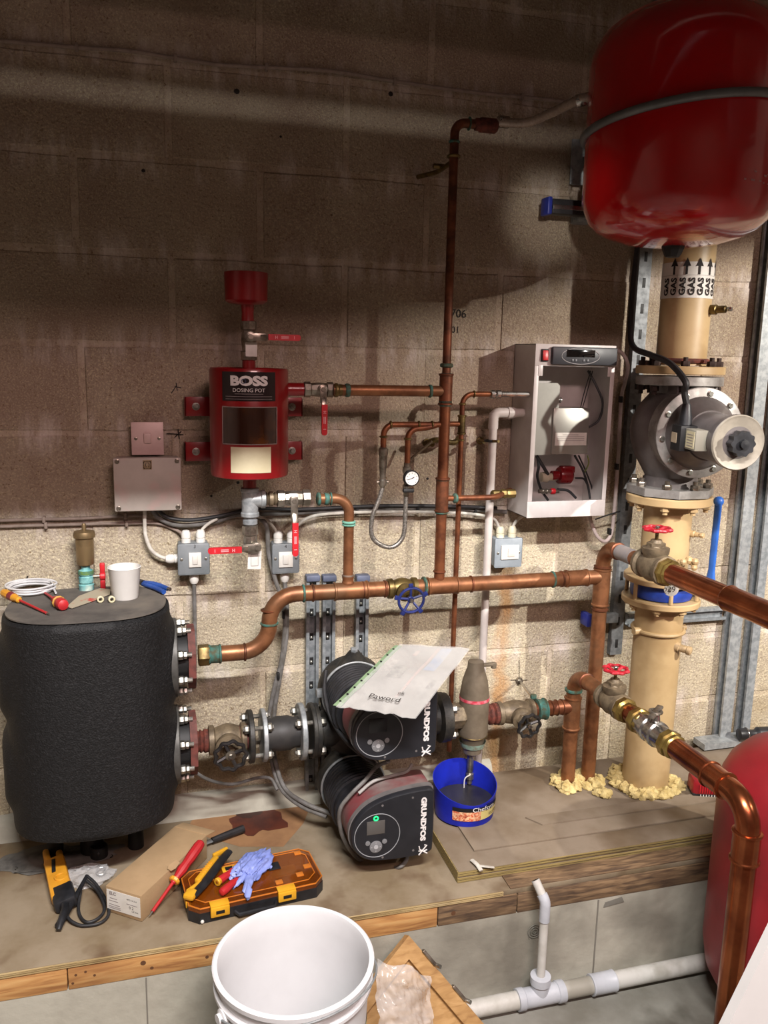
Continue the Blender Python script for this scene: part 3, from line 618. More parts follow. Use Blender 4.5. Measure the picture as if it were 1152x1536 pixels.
# white overflow pipe
Yw = -.08; xw = V(737, 700, Yw).x; zw = V(745, 619, Yw).z
wp = thing('overflow_pipe', 'white plastic overflow pipe running from the cabinet down behind the header', 'pipe', (xw, Yw, .34))
wpm = M('white_pipe', 'c4bdb8', 'b5aca6', 12, .4)
mk('pipe', MB().cyl((xw, Yw, zw), (xw, Yw, .335), .0115, n=18), wpm, wp)
mk('elbow', pipe([(xw, Yw, zw-.045), (xw, Yw, zw), (xw+.065, Yw, zw)], .0138, .016), wpm, wp); mk('union', MB().lathe((V(761, 618, Yw).x, Yw, zw), X_, [(.012, 0), (.016, .001), (.016, .018), (.012, .02), (.012, .05)], 18), wpm, wp)
# ------------------------------------------------------------------ dosing pot
Yp = -.15; pc = V(374, 640, Yp); pc = Vec((pc.x, Yp, 0)); RP = .097
z0, z1 = V(374, 713, Yp).z, V(372, 552, Yp).z
pot = thing('dosing_pot', 'red cylindrical dosing pot bracketed to the wall with a black label and dark sight window', 'vessel', (pc.x, Yp, z0))
mk('body', MB().lathe((pc.x, Yp, z0), Z_, [(RP-.012, .0), (RP-.002, .003), (RP, .010), (RP, z1-z0-.006), (RP-.003, z1-z0), (RP-.008, z1-z0), (RP-.01, z1-z0-.006), (.02, z1-z0-.002)], 48), redp, pot)
zt_ = z1
mk('top_neck', MB().cyl((pc.x, Yp, z1-.01), (pc.x, Yp, V(371, 540, Yp).z), .0165, n=20), redp, pot)
mk('side_neck', MB().cyl((pc.x+RP*.8, Yp, zd), (V(455, 586, Yp).x, Yp, zd), .0165, n=20), redp, pot)
mk('bottom_neck', MB().cyl((pc.x, Yp, z0+.005), (pc.x, Yp, V(375, 732, Yp).z), .0165, n=20), redp, pot)
for y in (609, 676):
    zz = V(300, y, -.01).z
    for sx_, xa_, xb_ in ((-1, 277, 320), (1, 428, 454)):
        a = V(xa_, y, -.01).x; b = V(xb_, y, -.01).x
        if sx_ < 0: a, b = V(277, y, -.03).x, pc.x-RP*.75
        else: a, b = pc.x+RP*.75, V(454, y, -.03).x
        bk = mk('bracket', MB().box(((a+b)/2, -.028, zz), (b-a, .004, .050), .001).box(((a if sx_ > 0 else b), -.065, zz), (.004, .075, .05), .001).box(((b if sx_ > 0 else a)-sx_*.002, -.015, zz), (.004, .03, .05), .001), redp, pot)
        cx = V(294 if sx_ < 0 else 438, y, -.03).x
        mk('bolt', MB().lathe((cx, -.030, zz), -Y_, [(.010, 0), (.010, .0015), (.0075, .002)], 20).hexa((cx, -.0315, zz), -Y_, .0065, .006).cyl((cx, -.036, zz), (cx, -.042, zz), .0035, n=10), zinc, bk)
def ang(x, y): return math.asin(max(-1, min(1, (V(x, y, Yp-RP*.9).x-pc.x)/RP)))
def zz_(x, y, R=RP): return V(x, y, Yp-R).z
lab = M('black_label', '1c1114', rough=.3); lw = M('label_white', 'd8d4d2', rough=.5)
a0, a1 = ang(335, 580), ang(413, 580); zA, zB = zz_(374, 602), zz_(374, 558)
L_ = mk('label', wrap(pc, RP+.0012, a0, a1, zA, zB), lab, pot, label='black label reading BOSS DOSING POT')
am = (a0+a1)/2
text('BOSS', .030, (0, 0, zA+(zB-zA)*.68), X_, Z_, lw, L_, 'lettering', cyl=(pc, RP+.0022, am), bold=.0016, sx=1.32)
text('DOSING POT', .0125, (0, 0, zA+(zB-zA)*.37), X_, Z_, lw, L_, 'lettering', cyl=(pc, RP+.0022, am), sx=1.05)
mk('emblem', MB().ring(pc+Vec((math.sin(am-.125)*(RP+.0026), -math.cos(am-.125)*(RP+.0026), zA+(zB-zA)*.68)), (0, 1, 0), .0052, .0008, 20, 6), M('emblem_blue', '3a4468', rough=.4), L_)
for i, wd in enumerate((.5, .85, .85)):
    mk('small_print', wrap(pc, RP+.002, am-(a1-a0)*.5*wd, am+(a1-a0)*.5*wd, zA+(zB-zA)*(.24-.09*i), zA+(zB-zA)*(.24-.09*i)+.0011), M('print_grey', '8c8483', rough=.6), L_)
a0, a1 = ang(336, 640), ang(415, 640); zA, zB = zz_(374, 667), zz_(374, 611)
wn = mk('sight_window', wrap(pc, RP+.001, a0, a1, zA, zB), M('amber_gloss_window', '2a120a', '5e3410', 9, .06, coat=1, lo=.45, hi=.6), pot, label='glossy dark amber sight window')
mb = MB()
for z_ in (zA, zB):
    mb.tube([Vec((pc.x+(RP+.002)*math.sin(a0+(a1-a0)*i/10), Yp-(RP+.002)*math.cos(a0+(a1-a0)*i/10), z_)) for i in range(11)], .0013, 6)
for a in (a0, a1): mb.tube([Vec((pc.x+(RP+.002)*math.sin(a), Yp-(RP+.002)*math.cos(a), z_)) for z_ in (zA, zB)], .0013, 6)
mk('window_edge', mb, M('grey_edge', '8d7c78', rough=.4), wn)
a0, a1 = ang(347, 690), ang(406, 690)
mk('blank_label', wrap(pc, RP+.0012, a0, a1, zz_(374, 710), zz_(374, 671)), M('cream_label', 'cfc6a6', 'c2b896', 8, .5), pot, label='blank cream rating label')
# ball valves
def lever(t, c, out, d, L0, L1, wd, mat=None, nm='handle'):
    """metal tang from the spindle then a red sleeve; out = toward the viewer, d = lever direction"""
    c, out, d = Vec(c), Vec(out).normalized(), Vec(d).normalized(); s_ = out.cross(d)
    mk('spindle', MB().lathe(c, out, [(.010, 0), (.010, .016), (.012, .018), (.012, .021), (.006, .023)], 16).hexa(c+out*.022, out, .007, .007), nickel, t)
    lv = mk('lever_plate', MB().box(c+out*.026+d*L0*.35, (L0*1.1, wd*1.2, .003), .001, ex=d, ez=out).box(c+out*.034+d*L0*.85, (L0*.6, wd*.8, .004), .001, ex=d+out*.35, ez=out), nickel, t)
    h = MB(); n = 10; pl_ = [(-.002, -wd/2), (L1-L0-wd*.35, -wd/2)]+[(L1-L0-wd*.35+wd*.35*math.sin(a)*1.2, -wd/2*math.cos(a)) for a in [math.pi*i/6 for i in range(1, 6)]]+[(L1-L0-wd*.35, wd/2), (-.002, wd/2)]
    h.prism(pl_, c+out*.036+d*L0, d, s_, .008*(1 if d.cross(s_).dot(out) > 0 else -1))
    hm = mk('red_grip', h, redhandle, lv, label='red plastic grip')
    o_ = c+out*.0446+d*(L0+(L1-L0)*.5); g = MB(); l_ = L1-L0
    for k in (-.30, -.24, .30): g.box(o_+d*l_*k, (.0012, wd*.5, .0006), ex=d, ez=out)
    g.box(o_-d*l_*.27, (l_*.06, .001, .0006), ex=d, ez=out)
    for k in (-.16, .0, .16): g.box(o_+s_*wd*k, (l_*.24, .0011, .0006), ex=d, ez=out)
    mk('grip_print', g, M('pale_print', 'e9a9ac', rough=.6), lv)
    return lv
pw = M('pale_print', 'e9a9ac', rough=.6)
def valve_body(t, c, ax, L, r):
    c, ax = Vec(c), Vec(ax).normalized()
    mk('body', MB().lathe(c-ax*L/2, ax, [(r*.9, 0), (r*1.2, .002), (r*1.2, L*.22), (r*.98, L*.25), (r*1.05, L*.38), (r*1.12, L*.5), (r*1.05, L*.62), (r*.98, L*.75), (r*1.2, L*.78), (r*1.2, L-.002), (r*.9, L)], 8), nickel, t)
zv = V(371, 511, Yp).z; cv = Vec((pc.x, Yp, zv))
zva, zvb = V(371, 541, Yp).z, V(371, 481, Yp).z
t = thing('ball_valve', 'ball valve under the red funnel with its red lever pointing right', 'valve', (pc.x, Yp, zva))
valve_body(t, (pc.x, Yp, (zva+zvb)/2), Z_, zvb-zva, .0165)
mk('tag_sticker', MB().box((pc.x+.004, Yp-.021, V(372, 524, Yp-.02).z), (.028, .001, .034)), white, t, label='white sticker')
hc = V(371, 505, Yp-.02); lv = lever(t, (pc.x, Yp-.018, V(371, 505, Yp-.04).z), -Y_, X_, .042, .118, .0145)
fn = thing('funnel_cup', 'open red funnel cup standing on top of the dosing pot valve', 'funnel', (pc.x, Yp, zvb))
zc0, zc1 = V(366, 455, Yp).z, V(365, 409, Yp).z; rc_ = .051
mk('cup', MB().lathe((pc.x-.005, Yp, zc0), Z_, [(.016, -.004), (rc_-.008, .000), (rc_, .006), (rc_+.002, zc1-zc0), (rc_-.001, zc1-zc0+.001), (rc_-.004, .006), (.0, .004)], 40, cap=False), redp, fn)
mk('stem', MB().lathe((pc.x-.002, Yp, zvb-.003), Z_, [(.0155, 0), (.0145, .02), (.0165, zc0-zvb)], 20), redp, fn)
# side valve with lever down
t = thing('ball_valve', 'ball valve on the right side of the dosing pot with its red lever hanging down', 'valve', (V(478, 586, Yp).x, Yp, zd-.02))
xa_, xb_ = V(455, 586, Yp).x, V(500, 586, Yp).x
valve_body(t, ((xa_+xb_)/2, Yp, zd), X_, xb_-xa_, .0165); lever(t, ((xa_+xb_)/2+.004, Yp-.018, zd+.002), -Y_, (0, 0, -1), .038, .112, .0145)
# galvanised tee, drain valve, return valve
zt0, zt1 = V(376, 775, Yp).z, V(375, 731, Yp).z; xt_ = V(376, 750, Yp).x; ztm = V(376, 749, Yp).z
t = thing('pipe_tee', 'grey galvanised tee screwed under the dosing pot', 'fitting', (pc.x, Yp, zt0))
mk('run', MB().lathe((pc.x, Yp, zt0), Z_, [(.02, 0), (.0235, .002), (.0235, .01), (.021, .013), (.021, zt1-zt0-.013), (.0235, zt1-zt0-.01), (.0235, zt1-zt0-.002), (.02, zt1-zt0)], 24), galv_l, t)
mk('branch', MB().lathe((pc.x, Yp, ztm), X_, [(.021, 0), (.021, .026), (.0235, .029), (.0235, .038), (.018, .04)], 24), galv_l, t)
xv0, xv1 = V(401, 750, Yp).x, V(413, 750, Yp).x
mk('nipple', MB().lathe((pc.x+.04, Yp, ztm), X_, [(.014, 0), (.018, .002), (.014, .006), (.0195, .009), (.0195, .018), (.014, .02), (.018, .024), (.014, .03)], 20), bronze, t)
t = thing('ball_valve', 'ball valve right of the galvanised tee, red lever hanging down over the grey switch', 'valve', (V(440, 750, Yp).x, Yp, ztm-.02))
xa_, xb_ = pc.x+.068, V(465, 750, Yp).x
valve_body(t, ((xa_+xb_)/2, Yp, ztm), X_, xb_-xa_, .0185); lever(t, (V(440, 752, Yp-.03).x, Yp-.02, ztm), -Y_, (0.0, 0, -1), .055, .138, .0155)
t2 = thing('drain_valve', 'ball valve with lever to the left hanging open below the galvanised tee', 'valve', (pc.x, Yp, V(378, 845, Yp).z))
zD0, zD1 = V(377, 845, Yp).z, V(376, 778, Yp).z
mk('nipple', MB().lathe((pc.x, Yp, zD1-.02), Z_, [(.015, 0), (.015, .006), (.019, .007), (.019, .018), (.016, .02), (.016, .03)], 20), galv, t2)
mk('body', MB().lathe((pc.x, Yp, zD0+.03), Z_, [(.013, 0), (.019, .002), (.019, .012), (.0165, .015), (.018, .03), (.0165, .044), (.02, .047), (.02, zD1-zD0-.048), (.014, zD1-zD0-.045)], 8), nickel, t2)
mk('tag_sticker', MB().box((pc.x+.008, Yp-.022, zD0+.014), (.034, .001, .048), ex=(1, 0, -.05)), white, t2, label='white printed sticker')
mb = MB(); c_ = Vec((pc.x+.008, Yp-.0232, zD0+.014))
for s_ in ((-.009, 0, .001, .03), (.009, 0, .001, .03), (0, .015, .018, .001), (0, -.015, .018, .001)): mb.box(c_+Vec((s_[0], 0, s_[1])), (s_[2], .0005, s_[3]))
mk('sticker_print', mb, M('print_grey', '8c8483', rough=.6), t2)
lever(t2, (pc.x+.012, Yp-.018, V(380, 820, Yp-.03).z), -Y_, (-1, 0, 0), .042, .122, .0155)

# ------------------------------------------------------------------ electrical boxes
sp = M('pink_grey_steel', 'd8bcb8', 'cdb0ac', 20, .4, .1)
a, b = V(196, 633, -.03), V(246, 682, -.03)
t = thing('light_switch', 'square metal-plated wall switch standing above the grey junction box', 'switch', ((a.x+b.x)/2, 0, b.z))
c_ = Vec(((a.x+b.x)/2, -.03, (a.z+b.z)/2)); W = b.x-a.x; H = a.z-b.z
mk('back_box', MB().box((c_.x, -.016, c_.z), (W-.012, .03, H-.012), .003), grey_ := M('steel_grey', '8b8280', '7d7472', 20, .4, .3), t)
mk('face_plate', MB().box((c_.x, -.0325, c_.z), (W, .004, H), .0015), sp, t)
mk('rocker', MB().box((c_.x, -.037, c_.z+.001), (.018, .007, .026), .002, ez=(0, -.08, 1)), sp, t)
for s_ in (-1, 1): mk('screw', MB().lathe((c_.x+s_*W*.36, -.0345, c_.z), -Y_, [(.0042, 0), (.0042, .001), (.003, .0015)], 14), nickel, t)
a, b = V(169, 687, -.07), V(273, 765, -.07); c_ = (a+b)/2; W = b.x-a.x; H = a.z-b.z
t = thing('junction_box', 'large pale grey junction box with a screw in each corner', 'electrical box', (c_.x, 0, b.z))
jb = M('junction_grey', 'bbb2a9', 'ada49b', 8, .5, c3='bfa39d', s3=12)
mk('box', MB().box((c_.x, -.031, c_.z), (W-.006, .06, H-.006), .006), jb, t)
mk('lid', MB().box((c_.x, -.067, c_.z), (W, .012, H), .004), jb, t)
for sx_ in (-1, 1):
    for sz_ in (-1, 1):
        q = c_+Vec((sx_*(W/2-.010), -.0735+.07, sz_*(H/2-.009)))
        q.y = -.073; mk('screw', MB().lathe(q, -Y_, [(.006, 0), (.006, .0015), (.0045, .002), (.004, .0005)], 16), nickel, t)
mk('warning_mark', MB().box((c_.x, -.0735, V(222, 697, -.07).z), (.022, .001, .024)), M('worn_yellow_label', '9b8563', 'a6967e', 90, .7), t, label='worn shock-warning sticker')
text('ϟ', .02, (c_.x, -.0745, V(222, 697, -.07).z), X_, Z_, ink, t, 'warning_symbol')
def isolator(label, x0, y0, x1, y1, mat, rock, glands, num=None, gm=white, Yf=-.055):
    a, b = V(x0, y0, Yf), V(x1, y1, Yf); c_ = (a+b)/2; W = b.x-a.x; H = a.z-b.z
    t = thing('isolator_switch', label, 'switch', (c_.x, 0, b.z))
    mk('box', MB().box((c_.x, -.026, c_.z), (W-.004, .05, H-.004), .005), mat, t)
    mk('face_plate', MB().box((c_.x, Yf+.002, c_.z), (W, .005, H), .0045), mat, t)
    rx0, ry0, rx1, ry1 = rock; p, q = V(rx0, ry0, Yf), V(rx1, ry1, Yf); m_ = (p+q)/2
    ins = mk('switch_insert', MB().box((m_.x, Yf-.002, m_.z), (q.x-p.x, .006, p.z-q.z), .001), white, t)
    mk('rocker', MB().box((m_.x+(.003 if num is None else 0), Yf-.006, m_.z+.001), ((q.x-p.x)*(.4 if num is None else .42), .006, (p.z-q.z)*.62), .0015, ez=(0, -.1, 1)), white, ins)
    for s_ in (-1, 1): mk('screw', MB().lathe((c_.x+s_*W*.38, Yf-.0005, c_.z), -Y_, [(.004, 0), (.004, .001), (.002, .0018)], 12), zinc, t)
    for gx, gy, d in glands:
        d = Vec(d); g0 = V(gx, gy, -.03)
        if abs(d.z) > 0: g0.z = c_.z+d.z*H/2
        else: g0.x = c_.x+d.x*W/2
        mk('cable_gland', MB().lathe(g0-d*.002, d, [(.0125, 0), (.0125, .010), (.0105, .011), (.0125, .013), (.0125, .024), (.009, .032), (.006, .033)], 12), gm, t)
    if num: text(num, .013, (m_.x, Yf-.0012, V(m_.x, y0+6, Yf).z if False else c_.z+H*.40), X_, Z_, ink, t, 'number')
    return t
isolator('grey isolator switch marked 3 with white cables above and left', 266, 816, 315, 861, greybox, (283, 829, 302, 850), [(279, 812, Z_), (301, 812, Z_), (262, 838, -X_), (291, 865, -Z_)], '3')
isolator('grey isolator switch marked 4 partly behind a red valve lever', 408, 816, 449, 859, greybox, (418, 828, 439, 850), [(417, 812, Z_), (437, 812, Z_), (427, 865, -Z_)], '4')
isolator('blue-grey isolator switch under the white cabinet above the rust stain', 743, 808, 782, 850, M('blue_grey_enamel', '8b949b', '7e878e', 20, .45), (752, 818, 777, 838), [(750, 804, Z_), (768, 804, Z_)], None, M('cream_gland', 'd8d2b8', rough=.5))

# ------------------------------------------------------------------ cables on the wall
def cable(name, label, pts, r, mat, clips=(), cat='cable', cm=None, sm=True, group=None):
    P = smooth(pts, 10) if sm else pts
    t = thing(name, label, cat, pts[0], group); mk('sheath', MB().tube(P, r, 10), mat, t)
    for c_ in clips: mk('cable_clip', MB().box(Vec((c_.x, c_.y, c_.z)), (.008, .016, r*2+.008), .002), cm or mat, t)
    return t
def W_(x, y, Y=-.01): return V(x, y, Y)
rf = M('plaster_painted_cable', '8f8076', '7d6e64', 40, .7)
cable('surface_cable', 'long pale cable clipped across the top of the wall', [W_(-60, 54), W_(0, 61), W_(115, 71), W_(190, 76), W_(262, 87), W_(330, 97), W_(400, 101), W_(500, 107), W_(592, 122), W_(700, 137), W_(790, 146), W_(868, 155), W_(960, 165)], .0048, rf, [W_(115, 71), W_(263, 87), W_(400, 101), W_(592, 122), W_(783, 145)])
cable('surface_cable', 'upper of two painted cables on the wall left of the junction box', [W_(-60, 783), W_(0, 781), W_(66, 779), W_(120, 778), W_(188, 774), W_(220, 774)], .0042, rf, [W_(66, 779), W_(188, 774)])
cable('surface_cable', 'lower of two painted cables on the wall left of the junction box', [W_(-60, 791), W_(0, 790), W_(66, 788), W_(190, 785), W_(235, 785), W_(262, 794), W_(277, 803, -.03)], .0042, rf, [W_(69, 788), W_(190, 785)])
cable('thick_grey_cable', 'dark grey cable pair drooping from the junction box and running right along the wall', [W_(228, 764, -.03), W_(240, 778, -.02), W_(270, 788, -.02), W_(320, 783, -.02), W_(360, 772, -.02), W_(430, 770, -.015), W_(520, 765, -.015), W_(620, 762, -.015), W_(700, 764, -.015), W_(760, 768, -.02)], .0062, greycab, [W_(535, 766, -.018), W_(626, 765, -.018), W_(713, 765, -.018)], cm=black)
cable('thick_black_cable', 'black cable drooping from the junction box just above the grey one', [W_(235, 763, -.03), W_(252, 776, -.032), W_(285, 780, -.032), W_(330, 774, -.03), W_(380, 763, -.03), W_(450, 764, -.026), W_(560, 759, -.026), W_(660, 759, -.026), W_(745, 762, -.03)], .0052, blackcab)
cable('white_cable', 'white cable looping from the junction box into switch 3 from the left', [W_(217, 766, -.035), W_(217, 785, -.03), W_(219, 806, -.03), W_(228, 826, -.03), W_(243, 836, -.03), W_(256, 838, -.03)], .0050, whitecab)
cable('white_cable', 'short white cable rising from the right gland of switch 3', [W_(301, 803, -.03), W_(303, 795, -.03), W_(312, 786, -.03), W_(326, 778, -.03)], .0042, whitecab)
cable('white_cable', 'short white cable from the left gland of the switch marked 4', [W_(417, 804, -.03), W_(411, 792, -.03), W_(400, 780, -.03), W_(385, 774, -.03)], .0042, whitecab)
cable('white_cable', 'white cable arching from the switch marked 4 under the black cable to the right', [W_(437, 803, -.03), W_(444, 790, -.035), W_(462, 777, -.035), W_(490, 771, -.03), W_(560, 768, -.032), W_(680, 769, -.032), W_(735, 776, -.03), W_(748, 790, -.03), W_(750, 798, -.03)], .0045, whitecab)
cable('white_cable', 'short white cable from the isolator under the cabinet up behind it', [W_(768, 797, -.03), W_(772, 785, -.03), W_(781, 776, -.03), W_(796, 768, -.03)], .0046, whitecab)
cable('grey_flex', 'straight grey cable dropping from the switch marked 3 to behind the top flange', [W_(291, 872, -.03), W_(292, 920, -.03), W_(292, 985, -.03), W_(292, 1030, -.03)], .0055, greycab, sm=False)
cable('grey_flex', 'thick grey flex falling from behind the drain valve past the bend in the header pipe', [W_(388, 776, -.02), W_(400, 790, -.04), W_(403, 830, -.03), W_(413, 870, -.05), W_(427, 915, -.06), W_(423, 985, -.06), W_(412, 1030, -.06), W_(404, 1075, -.06), W_(406, 1130, -.07), W_(420, 1180, -.11), W_(450, 1208, -.17), W_(490, 1225, -.22)], .0062, greycab, [W_(425, 922, -.065), W_(417, 1013, -.065)], cm=black)
cable('grey_flex', 'second grey flex tied alongside, running down from the switch marked 4', [W_(427, 872, -.03), W_(430, 905, -.05), W_(429, 960, -.06), W_(419, 1020, -.06), W_(411, 1075, -.06), W_(411, 1130, -.08), W_(426, 1180, -.12), W_(456, 1204, -.18), W_(500, 1222, -.23)], .0062, greycab)
cable('sensor_cable', 'thin grey cable sagging from the lower flange to the tied flexes', [W_(283, 1143, -.12), W_(296, 1160, -.12), W_(320, 1172, -.12), W_(350, 1176, -.12), W_(385, 1167, -.1), W_(406, 1168, -.09), W_(416, 1185, -.12)], .0045, greycab)
cable('cabinet_flex', 'pale cable bulging from the cabinet top and down its right side in a loop', [W_(924, 524, -.08), W_(935, 532, -.08), W_(942, 550, -.08), W_(937, 575, -.06), W_(932, 600, -.05), W_(927, 690, -.05), W_(921, 770, -.05), W_(917, 800, -.05), W_(908, 812, -.06), W_(897, 806, -.07), W_(889, 790, -.07), W_(884, 772, -.07)], .0055, M('pinkish_cable', 'b3a49f', 'a39490', 30, .5), [W_(931, 599, -.05), W_(925, 700, -.05), W_(914, 797, -.05)], cm=black)
cable('black_tie', 'black cable tie tails sticking out under the cabinet toward the steel channel', [W_(893, 779, -.06), W_(910, 773, -.06), W_(930, 767, -.06)], .0022, black, sm=False)

# ------------------------------------------------------------------ steel channels
def channel(name, label, p0, p1, wd=.041, dp=.02, slots=0, cat='channel', face=-Y_, studs=0, closed=False, mat=None, lip=.006):
    """perforated C channel with its open side or its slotted web toward `face`"""
    p0, p1 = Vec(p0), Vec(p1); ax = (p1-p0).normalized(); face = Vec(face).normalized(); s_ = ax.cross(face); L = (p1-p0).length
    t = thing(name, label, cat, p0)
    th = .0025; mat = mat or galv
    o = p0
    if closed: prof = [(-wd/2, 0), (wd/2, 0), (wd/2, dp), (-wd/2, dp)]
    if slots:          # web toward the viewer with recessed slots
        prof = [(-wd/2, 0), (-wd/2, dp), (wd/2, dp), (wd/2, 0), (wd/2-th, 0), (wd/2-th, dp-th), (-wd/2+th, dp-th), (-wd/2+th, 0)]
    elif not closed:
        prof = [(-wd/2, 0), (wd/2, 0), (wd/2, dp), (wd/2-.009, dp), (wd/2-.009, dp-lip), (wd/2-.009+th, dp-lip), (wd/2-.009+th, dp-th), (wd/2-th, dp-th), (wd/2-th, th), (-wd/2+th, th), (-wd/2+th, dp-th), (-wd/2+.009-th, dp-th), (-wd/2+.009-th, dp-lip), (-wd/2+.009, dp-lip), (-wd/2+.009, dp), (-wd/2, dp)]
    mb = MB(); n = len(prof); vs = [o+s_*u+face*v for u, v in prof]+[o+s_*u+face*v+ax*L for u, v in prof]
    fs = [(i, (i+1) % n, n+(i+1) % n, n+i) for i in range(n)]; fs += [tuple(range(n)), tuple(range(n, 2*n))]; mb.add(vs, fs)
    mk('rail', mb, mat, t)
    if slots:
        for i in range(slots):
            q = p0+ax*L*(i+.5)/slots+face*(dp+.0002); mk('slot', MB().box(q, (L/slots*.38, .010, .0008), .0003, ex=ax, ez=face), black, t)
    for i in range(studs):
        q = p0+ax*L*(i+.6)/studs+face*(th); mk('slot', MB().box(q, (.022, .011, .001), .0004, ex=ax, ez=face), black, t)
        mk('rivet', MB().sphere(q+face*.002-s_*.001-ax*.002, .0055, 10), zinc, t)
    return t
def cap_blue(t, p, nm='end_cap'): mk(nm, MB().box(p, (.040, .03, .018), .004), M('blue_grey_cap', '5b6378', '4c5366', 30, .5), t, label='blue-grey plastic end cap')
for x, yb, lb, st in ((467, 1195, 'leftmost perforated steel channel standing behind the pumps', 9), (491, 1195, 'second perforated steel channel close beside the leftmost one', 9), (540, 1000, 'steel channel rising behind the upper pump under the header tee', 5)):
    xx = V(x, 1000, -.01).x; zb_ = max(.322, V(x, yb, -.01).z); t = channel('steel_channel', lb, (xx, -.008, zb_), (xx, -.008, V(x, 866, -.01).z), studs=st, wd=.037); cap_blue(t, (xx, -.02, V(x, 866, -.01).z+.002))
xx = V(480, 1100, -.008).x

xx = V(935, 800, -.015).x
channel('slotted_channel', 'tall slotted steel channel between the cabinet and the gas pipe', (xx, -.004, V(916, 980, -.01).z), (xx, -.004, 2.6), slots=26, mat=galv_shaded)
st_ = [('upright_channel', 'long steel upright nearest the right frame edge', 1128, 1128), ]
xs1 = V(1117, 900, -.05).x
channel('upright_channel', 'long steel upright channel behind the outgoing pipe at the far right', (xs1, -.03, .335), (xs1, -.03, 2.7), wd=.041, dp=.041, face=(-1, 0, 0), mat=galv_l)
channel('upright_channel', 'second steel upright just right of the first at the frame edge', (xs1+.075, -.03, .335), (xs1+.075, -.03, 2.7), wd=.041, dp=.03, face=(-1, 0, 0), mat=galv)
hz = V(1040, 922, -.02).z
channel('cross_channel', 'horizontal steel channel on the wall behind the cream gas pipe', (V(935, 925, -.015).x+.01, -.008, hz), (xs1-.05, -.008, hz), wd=.041, dp=.024)
hb = VZ(1050, 1120, .34)
channel('floor_channel', 'horizontal steel channel along the wall foot at the right', (V(1045, 1120, -.05).x, -.06, .345), (2.9, -.06, .345), wd=.06, dp=.02, closed=True, mat=galv_l, face=Z_)
t = thing('blue_clamp', 'blue-capped strut arm poking out left of the tall riser', 'bracket', V(890, 928, -.04))
mk('arm', MB().box((V(893, 928, -.05).x+.03, -.05, V(893, 928, -.05).z), (.09, .02, .03), .002), galv, t); mk('end_cap', MB().box((V(879, 928, -.05).x, -.05, V(880, 928, -.05).z), (.018, .045, .042), .005), M('blue_cap', '2c3a9a', '24307f', 30, .4), t)
t = thing('bracket_arm', 'short steel bracket with a blue end cap under the big red tank', 'bracket', V(845, 310, -.2))
q = V(840, 309, -.12); mk('arm', MB().box((q.x+.07, -.10, q.z), (.18, .035, .038), .002), M('dark_steel', '3c3b3d', '302f31', 30, .4, .6), t)
mk('end_cap', MB().box((V(825, 308, -.12).x, -.10, q.z), (.014, .045, .046), .004), M('blue_cap', '2c3a9a'), t); mk('strip', MB().box((q.x+.03, -.119, q.z-.002), (.10, .003, .012), .001), chrome, t, label='bright steel strip')
t2_ = mk('wall_plate', MB().box((q.x+.12, -.042, q.z), (.05, .08, .05), .002), galv, t)

# ------------------------------------------------------------------ white cabinet
Yb, Yf = -.002, -.135
xl = V(795, 640, Yf).x; xl = (V(803, 515, Yf).x+V(790, 775, Yf).x)/2; xr_ = (V(923, 519, Yf).x+V(907, 773, Yf).x)/2
zt_c = V(860, 517, Yf).z; zb_c = V(850, 775, Yf).z; W = xr_-xl; H = zt_c-zb_c
cab = thing('pressurisation_cabinet', 'open-fronted white steel cabinet with a black control display on top', 'cabinet', ((xl+xr_)/2, Yb, zb_c))
th = .002; fx = (xl+xr_)/2; fz = (zt_c+zb_c)/2
mb = MB().box((xl+th/2, (Yb+Yf)/2, fz), (th, Yb-Yf, H)).box((xr_-th/2, (Yb+Yf)/2, fz), (th, Yb-Yf, H)).box((fx, (Yb+Yf)/2, zt_c-th/2), (W, Yb-Yf, th)).box((fx, (Yb+Yf)/2, zb_c+th/2), (W, Yb-Yf, th)).box((fx, Yb-.002, fz), (W, th, H))
mk('shell', mb, whitep, cab)
zo1 = V(870, 550, Yf).z; zo0 = V(850, 751, Yf).z; xo0 = V(803, 650, Yf).x; xo1 = V(909, 650, Yf).x
mb = MB().box((fx, Yf-.001, (zt_c+zo1)/2), (W, .003, zt_c-zo1), .0008).box((fx, Yf-.001, (zb_c+zo0)/2), (W, .003, zo0-zb_c), .0008).box(((xl+xo0)/2, Yf-.001, (zo0+zo1)/2), (xo0-xl, .003, zo1-zo0), .0008).box(((xr_+xo1)/2, Yf-.001, (zo0+zo1)/2), (xr_-xo1, .003, zo1-zo0), .0008)
fr = mk('front_frame', mb, whitep, cab)
mk('lip', MB().box((xo0+.004, Yf-.002, zo1-.012), (.014, .003, .03), .001).box((xo1-.004, Yf-.002, zo1-.012), (.012, .003, .028), .001), whitep, fr)
zc_ = (V(860, 534, Yf-.01).z); x0_, x1_ = V(825, 534, Yf).x, V(922, 534, Yf).x
dsp = mk('control_panel', MB().box(((x0_+x1_)/2, Yf-.009, zc_), (x1_-x0_, .016, .049), .005), M('charcoal_plastic', '3a3c40', '33353a', 20, .4), cab)
cx_ = (V(872, 534, Yf-.02).x); ov = [(.058*math.cos(a)*(1), .022*math.sin(a)) for a in [6.283*i/36 for i in range(36)]]
mb = MB(); mb.tube([Vec((cx_+u, Yf-.0175, zc_+v)) for u, v in ov+[ov[0]]], .001, 6); mk('oval_trim', mb, M('silver_trim', 'a9a9aa', rough=.3), dsp)
mk('display', MB().box((cx_+.000, Yf-.018, zc_+.007), (.086, .002, .020), .0008), M('display_glass', '0b0b0c', rough=.08, coat=1), dsp, label='black display window')
